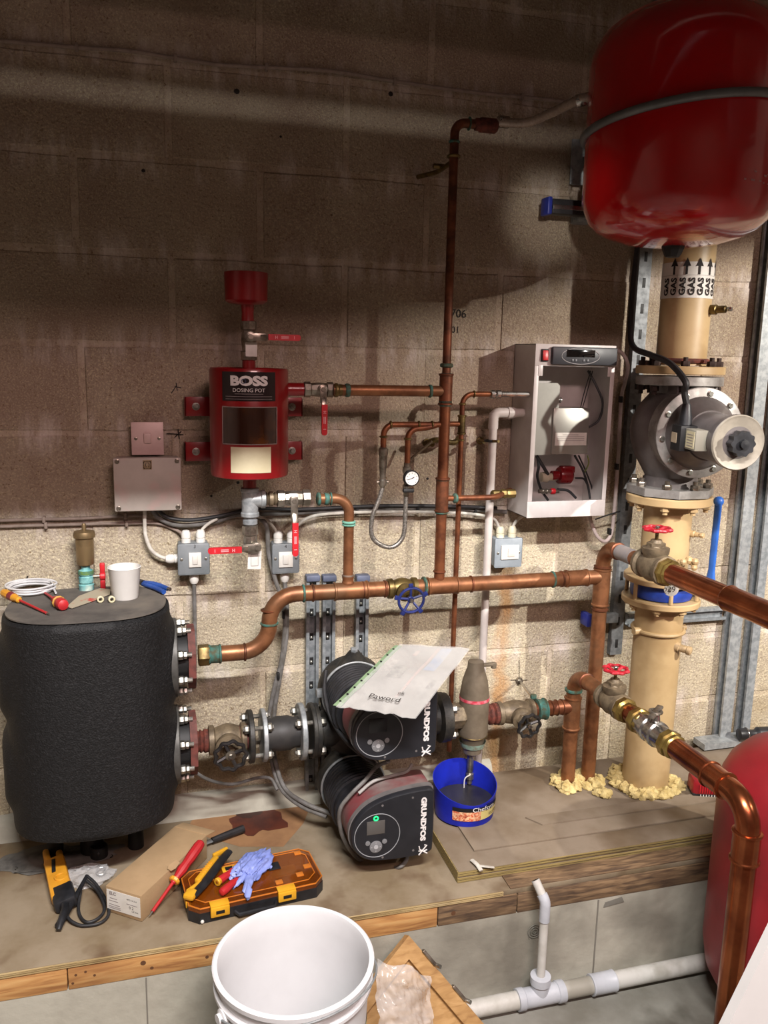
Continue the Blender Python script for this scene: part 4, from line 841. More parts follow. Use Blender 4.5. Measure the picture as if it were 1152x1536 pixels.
for i, dx in enumerate((-.024, -.014, .010, .022)): mk('button', MB().lathe((cx_+dx, Yf-.0175, zc_-.012), -Y_, [(.0035, 0), (.0035, .001), (.002, .0015)], 12), M('button_grey', '5a5c61', rough=.4), dsp)
rs = V(816, 533, Yf); mk('rocker_switch', MB().box((rs.x, Yf-.004, rs.z), (.021, .008, .034), .002), black, cab); mk('rocker', MB().box((rs.x, Yf-.008, rs.z), (.016, .008, .027), .002, ez=(0, .12, 1)), M('red_rocker', 'c3292c', rough=.35), COL.objects[[o.name for o in cab.children if o.name.startswith('rocker_switch')][0]], label='red rocker')
# interior
q0, q1 = V(802, 574, -.09), V(833, 682, -.09)
mk('metal_guard', MB().prism([(0, 0), (q1.x-q0.x, 0), (q1.x-q0.x, q0.z-q1.z-.008), (q1.x-q0.x-.008, q0.z-q1.z), (0, q0.z-q1.z)], Vec((q0.x, -.092, q1.z)), X_, Z_, .002), M('zinc_sheet', '9b9a93', '86857f', 5, .35, .6), cab)
q0, q1 = V(831, 612, -.10), V(881, 681, -.10)
cb_ = mk('control_box', MB().box(((q0.x+q1.x)/2, -.062, (q0.z+q1.z)/2), (q1.x-q0.x, .076, q0.z-q1.z), .002), MATS['zinc_sheet'], cab)
l0, l1 = V(833, 649, -.101), V(879, 668, -.101)
lb = mk('rating_label', MB().box(((l0.x+l1.x)/2, -.1012, (l0.z+l1.z)/2), (l1.x-l0.x, .0008, l0.z-l1.z)), white, cb_)
mb = MB()
for i in range(4): mb.box(((l0.x+l1.x)/2-.002*(i == 0), -.102, l0.z-.006-.0055*i), ((l1.x-l0.x)*(.85 if i else .5), .0004, .0013))
mk('label_print', mb, M('print_grey', '8c8483'), cb_)
pm = V(846, 713, -.08)
mk('pump', MB().lathe(pm-Vec((.02, 0, 0)), X_, [(.014, -.02), (.014, 0), (.024, .002), (.026, .008), (.026, .036), (.02, .042), (.01, .043)], 24).box(pm+Vec((.008, 0, .018)), (.04, .03, .02), .004), M('dark_red_gloss', '7a0f18', '5e0b12', 20, .25), cab, label='small dark red pump')
mk('pump_head', MB().lathe(pm-Vec((.075, 0, .004)), X_, [(.008, 0), (.014, .002), (.016, .02), (.011, .024), (.011, .05)], 20), M('cream_plastic', 'b8b09a', rough=.5), cab)
mb = MB(); h0 = V(808, 737, -.08); mb.tube([h0, V(838, 737, -.08)], .006, 10).ring(V(820, 737, -.08), X_, .006, .003, 16, 6).ring(V(814, 737, -.08), X_, .006, .003, 16, 6)
mk('pipe_fitting', mb, nickel, cab); mk('red_collar', MB().lathe(V(826, 737, -.08), X_, [(.008, 0), (.009, .002), (.009, .011), (.008, .013)], 16), redhandle, cab)
def wires(nm, pts, r, mat=blackcab): mk(nm, MB().tube(smooth(pts, 8), r, 8), mat, cab)
wires('wire', [V(882, 556, -.06), V(895, 580, -.08), V(904, 605, -.09), V(898, 630, -.09), V(883, 641, -.09)], .0035)
wires('wire', [V(886, 556, -.05), V(876, 590, -.05), V(871, 611, -.05)], .0015); wires('wire', [V(889, 556, -.04), V(880, 590, -.04), V(874, 611, -.04)], .0015)
wires('wire', [V(862, 683, -.07), V(874, 705, -.07), V(882, 730, -.07), V(885, 748, -.07)], .0035); wires('wire', [V(868, 683, -.06), V(880, 710, -.06), V(889, 735, -.06), V(891, 748, -.06)], .0025)
wires('wire', [V(836, 734, -.08), V(852, 736, -.08), V(864, 747, -.08)], .004); wires('wire', [V(806, 684, -.06), V(808, 700, -.09), V(806, 715, -.09), V(812, 735, -.07), V(822, 750, -.06)], .004)
wires('wire', [V(863, 717, -.07), V(875, 718, -.07), V(880, 725, -.07)], .003); wires('wire', [V(805, 684, -.07), V(815, 700, -.09), V(822, 712, -.09)], .005)
wires('earth_wire', [V(881, 683, -.07), V(883, 695, -.07), V(876, 710, -.06)], .002, M('green_yellow', '8a8a3a', '3d6b35', 90, .5))
mk('pipe_stub', MB().lathe(V(834, 600, -.08), X_, [(.005, -.005), (.005, .01), (.008, .011), (.008, .015), (.004, .018)], 12), chrome, cab)
# ------------------------------------------------------------------ gas line
YG = -.22; RG = .067
def GX(x, y): return V(x, y, YG).x
xg = (GX(1028, 450)+GX(1022, 520)+GX(975, 1100))/3
def GZ(y, x=1000, Y=YG): return V(x, y, Y).z
gas = thing('gas_pipe', 'thick cream gas pipe coming down from above the valve with arrow and GAS tape', 'pipe', (xg, YG, GZ(555, 1020)))
zf1 = GZ(548, 1018, YG)
mk('pipe', MB().cyl((xg, YG, zf1), (xg, YG, 2.9), RG, n=48), cream, gas)
mk('weld', MB().ring((xg, YG, zf1+.012), Z_, RG+.002, .007, 40, 8), rust, gas)
def flange(mbname, z, R, th, mat, par, bolts=8, bm=None, bl=.02, hole=None):
    f = mk(mbname, MB().ccyl((xg, YG, z), (xg, YG, z+th), R, .002, 56), mat, par)
    return f
def bolts_ring(par, z, R, n, mat, up=True, a0=.3, r=.011, h=.014):
    for i in range(n):
        a = a0+2*math.pi*i/n; q = Vec((xg+R*math.cos(a), YG+R*math.sin(a), z))
        mk('bolt', MB().hexa(q, Z_ if up else -Z_, r, h).cyl(q, q+Z_*(h*1.7 if up else -h*1.7), r*.55, n=10), mat, par)
RF = .118
flange('flange', zf1-.024, RF, .022, cream, gas); bolts_ring(gas, zf1-.002, RF-.018, 8, M('rusty_bolt', '3a2a24', '281c18', 60, .7, .2), r=.012)
ga = R_(-16)
tz1, tz0 = V(1030, 391, YG-RG).z, V(1030, 446, YG-RG).z
def gang(x): 
    v = (V(x, 420, YG-.05).x-xg)/RG; return math.asin(max(-.98, min(.98, v)))
tape = mk('marker_tape', MB().lathe((xg, YG, tz0), Z_, [(RG+.0008, 0), (RG+.001, .0), (RG+.001, tz1-tz0), (RG+.0008, tz1-tz0)], 56, cap=False), M('white_tape', 'd0cbc4', rough=.5), gas, label='white tape with black arrows and the word GAS')
for i in range(9):
    a = R_(-84)+i*.345
    text('GAS', .022, (0, 0, tz0+.029), Z_, -X_, ink, tape, 'lettering', cyl=(Vec((xg, YG, 0)), RG+.0022, a), bold=.0008, sx=1.12)
for i in range(5):
    a = R_(-66)+i*.48; ce = Vec((xg, YG, 0)); mb = MB(); zc = tz0+.082; RR = RG+.0022
    def cw(u, v): return Vec((ce.x+RR*math.sin(a+u/RR), ce.y-RR*math.cos(a+u/RR), zc+v))
    mb.v = [cw(*p) for p in [(-.003, -.022), (.003, -.022), (.003, 0), (.0105, -.001), (0, .021), (-.0105, -.001), (-.003, 0)]]; mb.f = [(0, 1, 2, 6), (6, 2, 3, 4), (6, 4, 5)]; mk('arrow', mb, ink, tape)
mk('tape_rule', MB().lathe((xg, YG, tz0+.058), Z_, [(RG+.0016, 0), (RG+.0016, .0008)], 56, cap=False), MATS['print_grey'], tape)
q = V(1040, 463, YG-RG*.8); tp = V(1062, 459, YG-RG-.05)
q = Vec((xg+RG*.6, YG-RG*.75, V(1042, 463, YG-RG).z)); dv = Vec((.45, -.9, .0)).normalized()
mk('test_point', MB().lathe(q-dv*.01, dv, [(.013, 0), (.013, .03), (.010, .032), (.0095, .055), (.006, .058)], 16), brass, gas); mk('test_screw', MB().hexa(q+dv*.05, dv, .006, .012), chrome, gas)
# valve body
zb1 = zf1-.026; zA0 = V(1003, 742, YG-.03).z
val = thing('gas_valve', 'big grey solenoid gas valve with a round motor and black knob between cream flanges', 'gas valve', (xg, YG, zA0))
mk('top_flange', MB().ccyl((xg, YG, zb1-.028), (xg, YG, zb1-.003), RF-.002, .002, 56), silver, val)
zc = V(1000, 645, YG).z
mk('body', MB().lathe((xg, YG, zA0+.02), Z_, [(.075, 0), (.072, .03), (.105, zc-zA0-.09), (.118, zc-zA0-.05), (.122, zc-zA0-.02), (.118, zc-zA0+.012), (.10, zc-zA0+.05), (.074, zb1-zA0-.07), (.078, zb1-zA0-.045)], 48), greymetal, val)
mk('bottom_flange', MB().prism([((RF+.002)*math.cos(a), (RF+.002)*math.sin(a)) for a in [R_(22.5+45*i) for i in range(8)]], Vec((xg, YG, zA0)), X_, Y_, .022), silver, val)
for s_ in (-1, 1): mk('rib', MB().box((xg+s_*.06, YG-.06, (zb1-.028+zc)/2+.02), (.006, .05, .11)), greymetal, val)
bolts_ring(val, zb1-.03, RF-.018, 8, MATS['rusty_bolt'], up=False, r=.012)
bolts_ring(val, zA0+.022, RF-.018, 8, nickel, up=True, r=.013, a0=.1)
# cover plate facing the viewer, tilted to the left-front
fd = Vec((-.15, -1, -.03)).normalized()                 # axis of the actuator
pc_ = Vec((xg-.004, YG-.11, zc+.002)); u, w_, a = frame(fd)
mk('cover_ring', MB().lathe(pc_, fd, [(.118, -.05), (.118, -.006), (.122, -.004), (.122, .008), (.119, .010), (.075, .012)], 56), silver, val, label='bright bolted cover ring')
cr_ = val
for i in range(10):
    th_ = 2*math.pi*i/10+.15; q = pc_+fd*.008+(u*math.cos(th_)+w_*math.sin(th_))*.107; mk('cover_bolt', MB().lathe(q, fd, [(.009, 0), (.009, .003), (.006, .004), (.006, .008)], 14), zinc, val)
mk('cone', MB().lathe(pc_, fd, [(.098, .010), (.097, .016), (.084, .035), (.070, .05), (.066, .06)], 48), greymetal, val)
mk('actuator', MB().lathe(pc_+fd*.05, fd, [(.062, 0), (.062, .12), (.066, .123), (.068, .13), (.068, .145), (.064, .149), (.055, .149)], 56), greymetal, val, label='grey cylindrical actuator')
ec = pc_+fd*.199
mk('end_dish', MB().lathe(ec-fd*.003, fd, [(.066, 0), (.069, .003), (.066, .007), (.060, .004), (.0, .001)], 56), M('dusty_grey', '8d8679', '7b7468', 20, .5), val, label='pale dusty end disc')
kn = MB(); pts = []
for i in range(64):
    t_ = 2*math.pi*i/64; r_ = .030*(1+.07*math.cos(10*t_)); pts.append((r_*math.cos(t_), r_*math.sin(t_)))
kn.prism(pts, ec+fd*.002, u, w_, .024*(1 if u.cross(w_).dot(fd) > 0 else -1)); kn.lathe(ec+fd*.026, fd, [(.012, 0), (.011, .008), (0, .009)], 20)
mk('knob', kn, blackp, val, label='black scalloped knob')
q0_ = pc_+fd*.12; cn = (CAM-q0_); cn = (cn-fd*cn.dot(fd)); cn.z = 0; cn.normalize()
def tp_(al, out, up=0): return pc_+fd*al+cn*out+Z_*up
tb = mk('terminal_box', MB().box(tp_(.075, .078, -.004), (.052, .046, .066), .003, ex=fd), black, val, label='black terminal plug')
mk('plug_sticker', MB().box(tp_(.068, .1015, -.004), (.028, .001, .026), ex=fd), M('sticker_buff', 'a08f78'), tb)
mk('terminal_block', MB().box(tp_(.130, .072, -.002), (.056, .034, .052), .002, ex=fd), M('grey_label_block', '8b877a', rough=.5), val)
lbx = mk('plate_label', MB().box(tp_(.131, .0895, -.002), (.042, .001, .042), ex=fd), M('cream_label', 'cfc6a6'), val, label='cream rating plate')
mb = MB()
for i in range(5): mb.box(tp_(.131, .0903, .011-.007*i), (.030, .0004, .0016), ex=fd)
mk('plate_print', mb, MATS['print_grey'], lbx)
gt = tp_(.075, .078, .029)
mk('cable_boot', MB().lathe(gt, Z_, [(.017, 0), (.016, .02), (.011, .05), (.009, .055)], 20), blackp, val)
cable('actuator_cable', 'thick black cable arching from the steel channel into the gas valve plug', [V(957, 366, -.045), V(950, 430, -.045), V(946, 500, -.05), V(952, 522, -.09), V(975, 532, -.22), V(1005, 545, -.33), V(1028, 572, -.40), gt+Z_*.085+X_*-.01, gt+Z_*.05], .0085, blackcab)
# cream flange and neck under the valve
zn = zA0-.003
nk = thing('gas_pipe_spool', 'short cream flanged gas pipe spool under the grey gas valve', 'pipe', (xg, YG, V(985, 880, YG).z))
mk('flange', MB().ccyl((xg, YG, zn-.024), (xg, YG, zn), RF, .003, 56), cream, nk); bolts_ring(nk, zn-.024, RF-.018, 8, cream, up=False, r=.013, h=.012, a0=.1)
zs0 = V(985, 868, YG).z
mk('pipe', MB().cyl((xg, YG, zs0), (xg, YG, zn-.01), RG, n=48), cream, nk)
mk('flange', MB().ccyl((xg, YG, zs0-.004), (xg, YG, zs0+.012), RF-.01, .002, 56), cream, nk)
q = Vec((xg+RG*.7, YG-RG*.7, V(1030, 803, YG-RG).z)); mk('test_point', MB().lathe(q-dv*.01, dv, [(.010, 0), (.010, .022), (.007, .024), (.007, .036)], 14).hexa(q+dv*.03, dv, .008, .01), cream, nk)
bl_ = M('blue_paint', '1f3f9c', '18327f', 20, .4); bl_l = M('blue_handle', '2a62b8', '2456a3', 20, .4)
zb0 = V(985, 893, YG).z
bf = thing('butterfly_valve', 'blue butterfly gas valve behind the upper red-wheel valve with a long upright blue lever', 'gas valve', (xg, YG, zb0))
mk('body', MB().lathe((xg, YG, zb0), Z_, [(.07, 0), (.085, .002), (.088, .012), (.088, zs0-zb0-.018), (.085, zs0-zb0-.006), (.07, zs0-zb0-.004)], 48), bl_, bf)
for i in range(6):
    a = .2+2*math.pi*i/6; qq = Vec((xg+.10*math.cos(a), YG+.10*math.sin(a), zb0)); mk('tie_bolt', MB().cyl(qq, qq+Z_*(zs0-zb0-.004), .006, n=10), cream, bf)
hb = V(1064, 866, YG-.0); xh = V(1064, 866, YG-.03).x
mk('spindle', MB().lathe((xg+.07, YG-.03, (zb0+zs0)/2), X_, [(.022, 0), (.022, .05), (.03, .052), (.03, .062), (.018, .064), (.018, .09)], 24), MATS['charcoal_plastic'], bf)
hp0 = V(1066, 868, YG-.06); hp1 = V(1078, 752, YG-.06)
mk('lever', MB().tube(smooth([hp0+Vec((0, 0, -.03)), hp0, hp0+(hp1-hp0)*.15, hp0+(hp1-hp0)*.3, hp0+(hp1-hp0)*.9, hp1], 6), lambda u: .024-.034*min(u, .35)+.002*u, 16, flat=.5), bl_l, bf, label='long light blue lever')
mk('lever_knob', MB().sphere(hp1, .0145, 16), bl_l, bf)
lk = V(1035, 845, YG-RG-.03)
mb = MB()
for i in range(9): mb.sphere(lk+Vec((random.uniform(-.03, .03), random.uniform(-.01, .01), random.uniform(-.015, .015))), random.uniform(.008, .014), 8)
mk('sealant_lump', mb, cream, bf)
# lower gas pipe
lg = thing('gas_riser', 'tall cream gas riser standing in yellow foam with a clamp ring halfway up', 'pipe', (xg, YG, ZA))
mk('pipe', MB().cyl((xg, YG, ZA), (xg, YG, zb0-.01), RG+.001, n=48), cream, lg)
mk('flange', MB().ccyl((xg, YG, zb0-.02), (xg, YG, zb0-.001), RF-.008, .003, 56), cream, lg); bolts_ring(lg, zb0-.02, RF-.026, 8, cream, up=False, r=.013, h=.01, a0=.1)
zcl = V(985, 955, YG-RG).z
mk('clamp_ring', MB().ring((xg, YG, zcl), Z_, RG+.005, .006, 48, 8), cream, lg); mk('clamp_lug', MB().lathe((xg-RG-.006, YG-.01, zcl), X_, [(.011, -.014), (.012, .01)], 16), cream, lg); mk('clamp_lug', MB().lathe((xg+RG+.002, YG-.01, zcl), X_, [(.009, 0), (.009, .016)], 16), cream, lg)
q = Vec((xg+RG*.35, YG-RG*.9, V(1003, 972, YG-RG).z)); dv2 = Vec((.62, -.75, -.12)).normalized()
mk('test_point', MB().lathe(q-dv2*.01, dv2, [(.014, 0), (.014, .018), (.011, .020), (.011, .040), (.013, .042), (.013, .052), (.007, .055)], 12), M('cream_dirty', 'b39a74', '8f7a5a', 60, .5), lg)
foam = M('expanding_foam', 'c9b57e', 'ad9760', 40, .85, bump=.004, bscale=110)
def foam_ring(label, cx, cy, R, n, sd, r0=.016, arc=(0, 6.28), zz=ZA):
    rnd = random.Random(sd); mb = MB()
    for i in range(n):
        a = arc[0]+(arc[1]-arc[0])*i/n+rnd.uniform(-.1, .1); rr = R+rnd.uniform(-.006, .008); r_ = r0*rnd.uniform(.75, 1.3)
        c_ = Vec((cx+rr*math.cos(a), cy+rr*math.sin(a), zz+r_*.35)); o = len(mb.v); mb.sphere(c_, r_, 18, (1.15, 1.15, .8))
        for j in range(o, len(mb.v)):
            d = mb.v[j]-c_; mb.v[j] = c_+d*(.92+.55*noise.noise(mb.v[j]*70)+.25*noise.noise(mb.v[j]*160)); mb.v[j].z = max(mb.v[j].z, zz+.0005)
    return single('foam_collar', mb, foam, label, 'foam')
foam_ring('yellow foam collar around the foot of the cream gas riser', xg, YG, RG+.018, 26, 3, .019)
foam_ring('lumpy yellow foam around the foot of the shorter copper riser', xS-.0, YL, .034, 9, 5, .02)
foam_ring('yellow foam lumps around the foot of the tall copper riser', xR, YL, .033, 9, 8, .018)
mb = VZ(905, 1193, ZA); foam_ring('loose yellow foam lump right of the tall riser foot', mb.x, mb.y, .012, 4, 9, .018)

# ------------------------------------------------------------------ red expansion tanks
cT = V(1009, 378, -.45); RT = .219; hT = .425
tk = thing('expansion_tank', 'big glossy red expansion tank with a grey belt hung high at the top right', 'tank', (cT.x, -.45, cT.z))
zo = cT.z
def dome(R, h, z, sgn, n=10, p=.5): return [(R*math.sin(math.pi/2*i/n)**p if False else R*math.sin(math.pi/2*i/n), z-sgn*h*math.cos(math.pi/2*i/n)) for i in range(n+1)]
prof = [(0, .012), (.06, .014), (.11, .021), (.15, .033), (.18, .048), (.2, .066), (.209, .085), (RT, .11), (RT, .27), (RT, hT-.02), (.215, hT+.005), (.206, hT+.03), (.19, hT+.052), (.165, hT+.072), (.13, hT+.09), (.08, hT+.104), (0, hT+.108)]
mk('body', MB().lathe((cT.x, -.45, zo), Z_, prof, 72), redtank, tk)
zbelt = .285
mk('belt', MB().ring((cT.x-.004, -.455, zo+zbelt-.004), Vec((-.10, .05, 1)), RT+.004, .0095, 72, 12), M('grey_belt', '6e7273', '5f6364', 12, .4, .3), tk, label='grey clamping belt')
mk('outlet', MB().lathe((cT.x, -.45, zo-.012), Z_, [(.016, 0), (.02, .006), (.026, .020), (.028, .03)], 8), black, tk, label='black outlet socket')
mk('wall_bracket', MB().box((cT.x, -.13, zo+zbelt), (.05, .22, .03), .002).box((cT.x, -.022, zo+zbelt), (.12, .006, .12), .002), galv, tk)
mk('scuff', wrap(Vec((cT.x, -.45, 0)), RT+.0008, .34, .52, zo+.135, zo+.15), M('scuff', 'a04a4e', 'b98083', 120, .5), tk) if False else None
rnd = random.Random(5)
for i in range(9):
    x_ = rnd.uniform(1085, 1140); a_ = math.asin(min(.98, (V(x_, 275, -.45-RT*.7).x-cT.x)/RT)); z__ = zo+.13+rnd.uniform(-.012, .012)
    mk('scuff', wrap(Vec((cT.x, -.45, 0)), RT+.0006, a_, a_+rnd.uniform(.015, .05), z__, z__+rnd.uniform(.0015, .004), 3), M('scuff', 'b88286', rough=.5), tk)
# floor vessel
xv, yv, RV = 1.64, -.785, .205
fv = thing('floor_vessel', 'large dull red vessel standing on the floor at the right edge', 'tank', (xv, yv, 0))
zt = .60
prof = [(.0, .03), (.1, .032), (.135, .04), (.17, .075), (.195, .12), (RV, .18), (RV, zt-.02), (.2, zt+.02), (.185, zt+.055), (.155, zt+.088), (.11, zt+.112), (.06, zt+.124), (0, zt+.127)]
mk('body', MB().lathe((xv, yv, 0), Z_, prof, 64), M('dull_red_paint', '8c1c24', '7a161d', 6, .42), fv)
mk('foot_ring', MB().lathe((xv, yv, 0), Z_, [(.125, 0), (.15, .0), (.14, .06), (.125, .07)], 48), MATS['dull_red_paint'], fv)
# ------------------------------------------------------------------ black insulated vessel
YB = -.19
ins = M('black_insulation', '111112', '232324', 160, .6, lo=.5, hi=.72, bump=.0022, bscale=260, spec=.35)
xRt = V(256, 985, YB).x; xL_ = V(22, 1200, YB).x; xRb = V(262, 1200, YB).x
xc = (xL_+xRb)/2; Wx = (xRb-xL_)/2/.9; Wy = .155; zb_ = V(100, 1272, YB-Wy).z; zt_ = V(100, 937, YB-Wy).z+.0
bt = thing('insulated_header_vessel', 'black foam-clad oval header vessel standing at the left end of the ledge', 'vessel', (xc, YB, zb_))
mb = MB(); n, m_ = 96, 48; H = zt_-zb_; vs = []; fs = []
zU, zLw = (zP-zb_)/H, (V(290, 1112, YL).z-zb_)/H
for j in range(m_+1):
    t_ = j/m_; z = zb_+H*t_
    for i in range(n):
        a = 2*math.pi*i/n; ca, sa = math.cos(a), math.sin(a); e = .72
        x = math.copysign(abs(ca)**e, ca)*Wx*.90; y = math.copysign(abs(sa)**.8, sa)*Wy
        b_ = 0
        for zc0 in (zU, zLw):
            dz = (t_-zc0)*H; dy = y-.01
            d2 = math.sqrt(dz*dz+dy*dy)/.125; b_ = max(b_, max(0, min(1, (1-d2)/.35)))
        b_ = b_*b_*(3-2*b_)
        x += math.copysign(b_*(xRt-.015-xc-Wx*.9) if abs(ca) > .15 else 0, ca)
        ed = min(t_, 1-t_)*H; rd = .018; sc = 1-(.0 if ed > rd else (1-math.sqrt(max(0, 1-((rd-ed)/rd)**2)))*rd/Wy)
        vs.append(Vec((xc+x*sc, YB+y*sc, z)))
for j in range(m_):
    for i in range(n): fs.append((j*n+i, j*n+(i+1) % n, (j+1)*n+(i+1) % n, (j+1)*n+i))
fs.append(tuple(reversed(range(n)))); fs.append(tuple(m_*n+i for i in range(n))); mb.add(vs, fs)
mk('insulation_shell', mb, ins, bt, smooth=50)
mk('top_pad', MB().prism([(Wx*.90*.985*math.copysign(abs(math.cos(a))**.72, math.cos(a))*.97, Wy*.95*math.copysign(abs(math.sin(a))**.8, math.sin(a))) for a in [6.283*i/64 for i in range(64)]], Vec((xc, YB, zt_-.0015)), X_, Y_, .003), M('dusty_black_top', '5b5650', '47433f', 14, .8, c3='6f675c', s3=5), bt, label='dust-grey top pad')
mk('steel_base', MB().cyl((xc-.02, YB+.05, .30), (xc-.02, YB+.05, zb_+.02), .03, n=24).cyl((xc-.11, YB+.05, .30), (xc-.11, YB+.05, zb_+.02), .02).cyl((xc+.09, YB+.05, .30), (xc+.09, YB+.05, zb_+.02), .02), black, bt)
ZT_ = zt_+.0017
# flanges on its right
def port(zc, label, y):
    t = thing('pipe_flange', label, 'flange', (xRt, YL, zc-.10))
    x = xRt-.012
    mk('red_gasket', MB().ccyl((x, YL, zc), (x+.006, YL, zc), .104, .001, 48), M('red_gasket', 'b04430', '963724', 40, .6), t, label='orange-red gasket')
    mk('inner_flange', MB().ccyl((x+.006, YL, zc), (x+.028, YL, zc), .100, .002, 48), M('dark_grey_flange', '53524f', '454441', 40, .5, .3), t)
    mk('spacer', MB().ccyl((x+.028, YL, zc), (x+.056, YL, zc), .068, .001, 40), black, t)
    mk('outer_flange', MB().prism([(.082*math.cos(a), .082*math.sin(a)) for a in [R_(22.5+45*i) for i in range(8)]], Vec((x+.054, YL, zc)), Y_, Z_, .018), redox, t, label='octagonal red-oxide flange')
    for i in range(8):
        a = R_(22.5+45*i); q = Vec((x+.028, YL+.086*math.cos(a), zc+.086*math.sin(a)))
        mk('bolt', MB().hexa(q, X_, .0115, .013).hexa(q+X_*.014, X_, .010, .008).cyl(q, q+X_*.034, .006, n=10), zinc, t)
    return x+.072
xo = port(zP, 'upper bolted flange on the black vessel where the header pipe starts', 985)
zLo2 = zLo
xo = port(zLo, 'lower bolted flange on the black vessel feeding the bronze gate valve', 1112)
mkp = thing('red_oxide_nipple', 'rusty red-brown pipe nipple between the lower flange and the bronze gate valve', 'fitting', (xo, YL, zLo))
xg0 = V(322, 1105, YL).x
mk('nipple', MB().lathe((xo-.002, YL, zLo), X_, [(.028, 0), (.030, .003), (.026, .008), (.031, .012), (.026, .018), (.031, .022), (.027, xg0-xo)], 24), rust, mkp)
# flanged spool: gate valve -> pump
xa = V(364, 1095, YL).x; xf1 = V(378, 1095, YL).x; xf2 = V(395, 1095, YL).x; xf3 = V(450, 1090, YL).x; xf4 = V(470, 1090, YL).x
sp_ = thing('rubber_spool', 'black rubber spool pipe between two bolted grey flange pairs left of the pumps', 'pipe', (xf1, YL, zLo))
zmid = zLo
mk('union', MB().lathe((xa-.012, YL, zmid), X_, [(.026, 0), (.032, .003), (.028, .01), (.033, .014), (.033, .024), (.028, .03)], 24), redox, sp_)
def plate(x, th, R, mat, nm='flange_plate'): return mk(nm, MB().ccyl((x, YL, zmid), (x+th, YL, zmid), R, .002, 44), mat, sp_)
plate(xf1-.012, .014, .070, castiron); plate(xf2-.006, .012, .070, galv_l)
plate(xf3-.004, .014, .076, galv_l); plate(xf4-.010, .012, .074, castiron)
for x_, l_, R_b in ((xf1-.012, xf2-xf1+.018, .054), (xf3-.004, xf4-xf3+.006, .058)):
    for i in range(4):
        a = R_(45+90*i); q = Vec((x_, YL+R_b*math.cos(a), zmid+R_b*math.sin(a)))
        mk('bolt', MB().hexa(q-X_*.012, X_, .0115, .012).cyl(q-X_*.016, q+X_*(l_+.016), .006, n=10).hexa(q+X_*l_, X_, .0115, .012), zinc, sp_)
mk('rubber_pipe', MB().lathe((xf2+.004, YL, zmid), X_, [(.040, 0), (.042, .004), (.042, .02), (.046, .03), (.046, xf3-xf2-.036), (.041, xf3-xf2-.022), (.041, xf3-xf2-.008)], 36), M('black_rubber', '2b2a2a', '353331', 30, .55), sp_)
# ------------------------------------------------------------------ twin pump
xp0 = xf4; YF = -.42
pump = thing('twin_pump', 'black twin-head circulator pump with two stacked control heads in the pipe line', 'pump', (V(530, 1100, YL).x, YL, zmid-.1))
cU = V(566, 1095, YF); cL = V(562, 1246, YF)
xm = (cU.x+cL.x)/2; zU_, zL_ = cU.z, cL.z
mk('inlet', MB().lathe((xp0, YL, zmid), X_, [(.072, 0), (.072, .012), (.046, .016), (.044, .05), (.05, .08)], 36), castiron, pump)
for i in range(4):
    a = R_(45+90*i); mk('bolt', MB().hexa(Vec((xp0+.012, YL+.058*math.cos(a), zmid+.058*math.sin(a))), X_, .0115, .014), zinc, pump)
mb = MB()
for zz in (zU_, zL_): mb.lathe((xm, YL+.06, zz), -Y_, [(.05, 0), (.085, .01), (.093, .03), (.093, .062), (.088, .07)], 48)
mb.tube(smooth([Vec((xp0+.02, YL, zmid)), Vec((xp0+.07, YL, zmid)), Vec((xm, YL, (zU_+zL_)/2)), Vec((xm+.12, YL, zmid))], 6), .05, 24)
mk('casing', mb, castiron, pump)
xpr = V(664, 1085, YL).x
mk('outlet', MB().lathe((xm+.08, YL, zmid), X_, [(.046, 0), (.046, xpr-xm-.10), (.070, xpr-xm-.096), (.070, xpr-xm-.08)], 36), castiron, pump)
mk('lifting_lug', MB().prism([(-.05, 0), (.05, 0), (.012, .045), (-.012, .045)], Vec((xm, YL-.0, zU_+.072)), X_, Z_, .02), castiron, pump)
mk('vent_screw', MB().hexa((xm-.002, YL-.012, zU_+.115), Z_, .010, .012), galv, pump)
mk('side_clip', MB().box((xm-.098, YL-.03, zU_+.015), (.02, .02, .02), .002), galv, pump)
plum = M('magenta_grey_housing', '7d3c40', '6f5654', 9, .5, c3='857a75', s3=10)
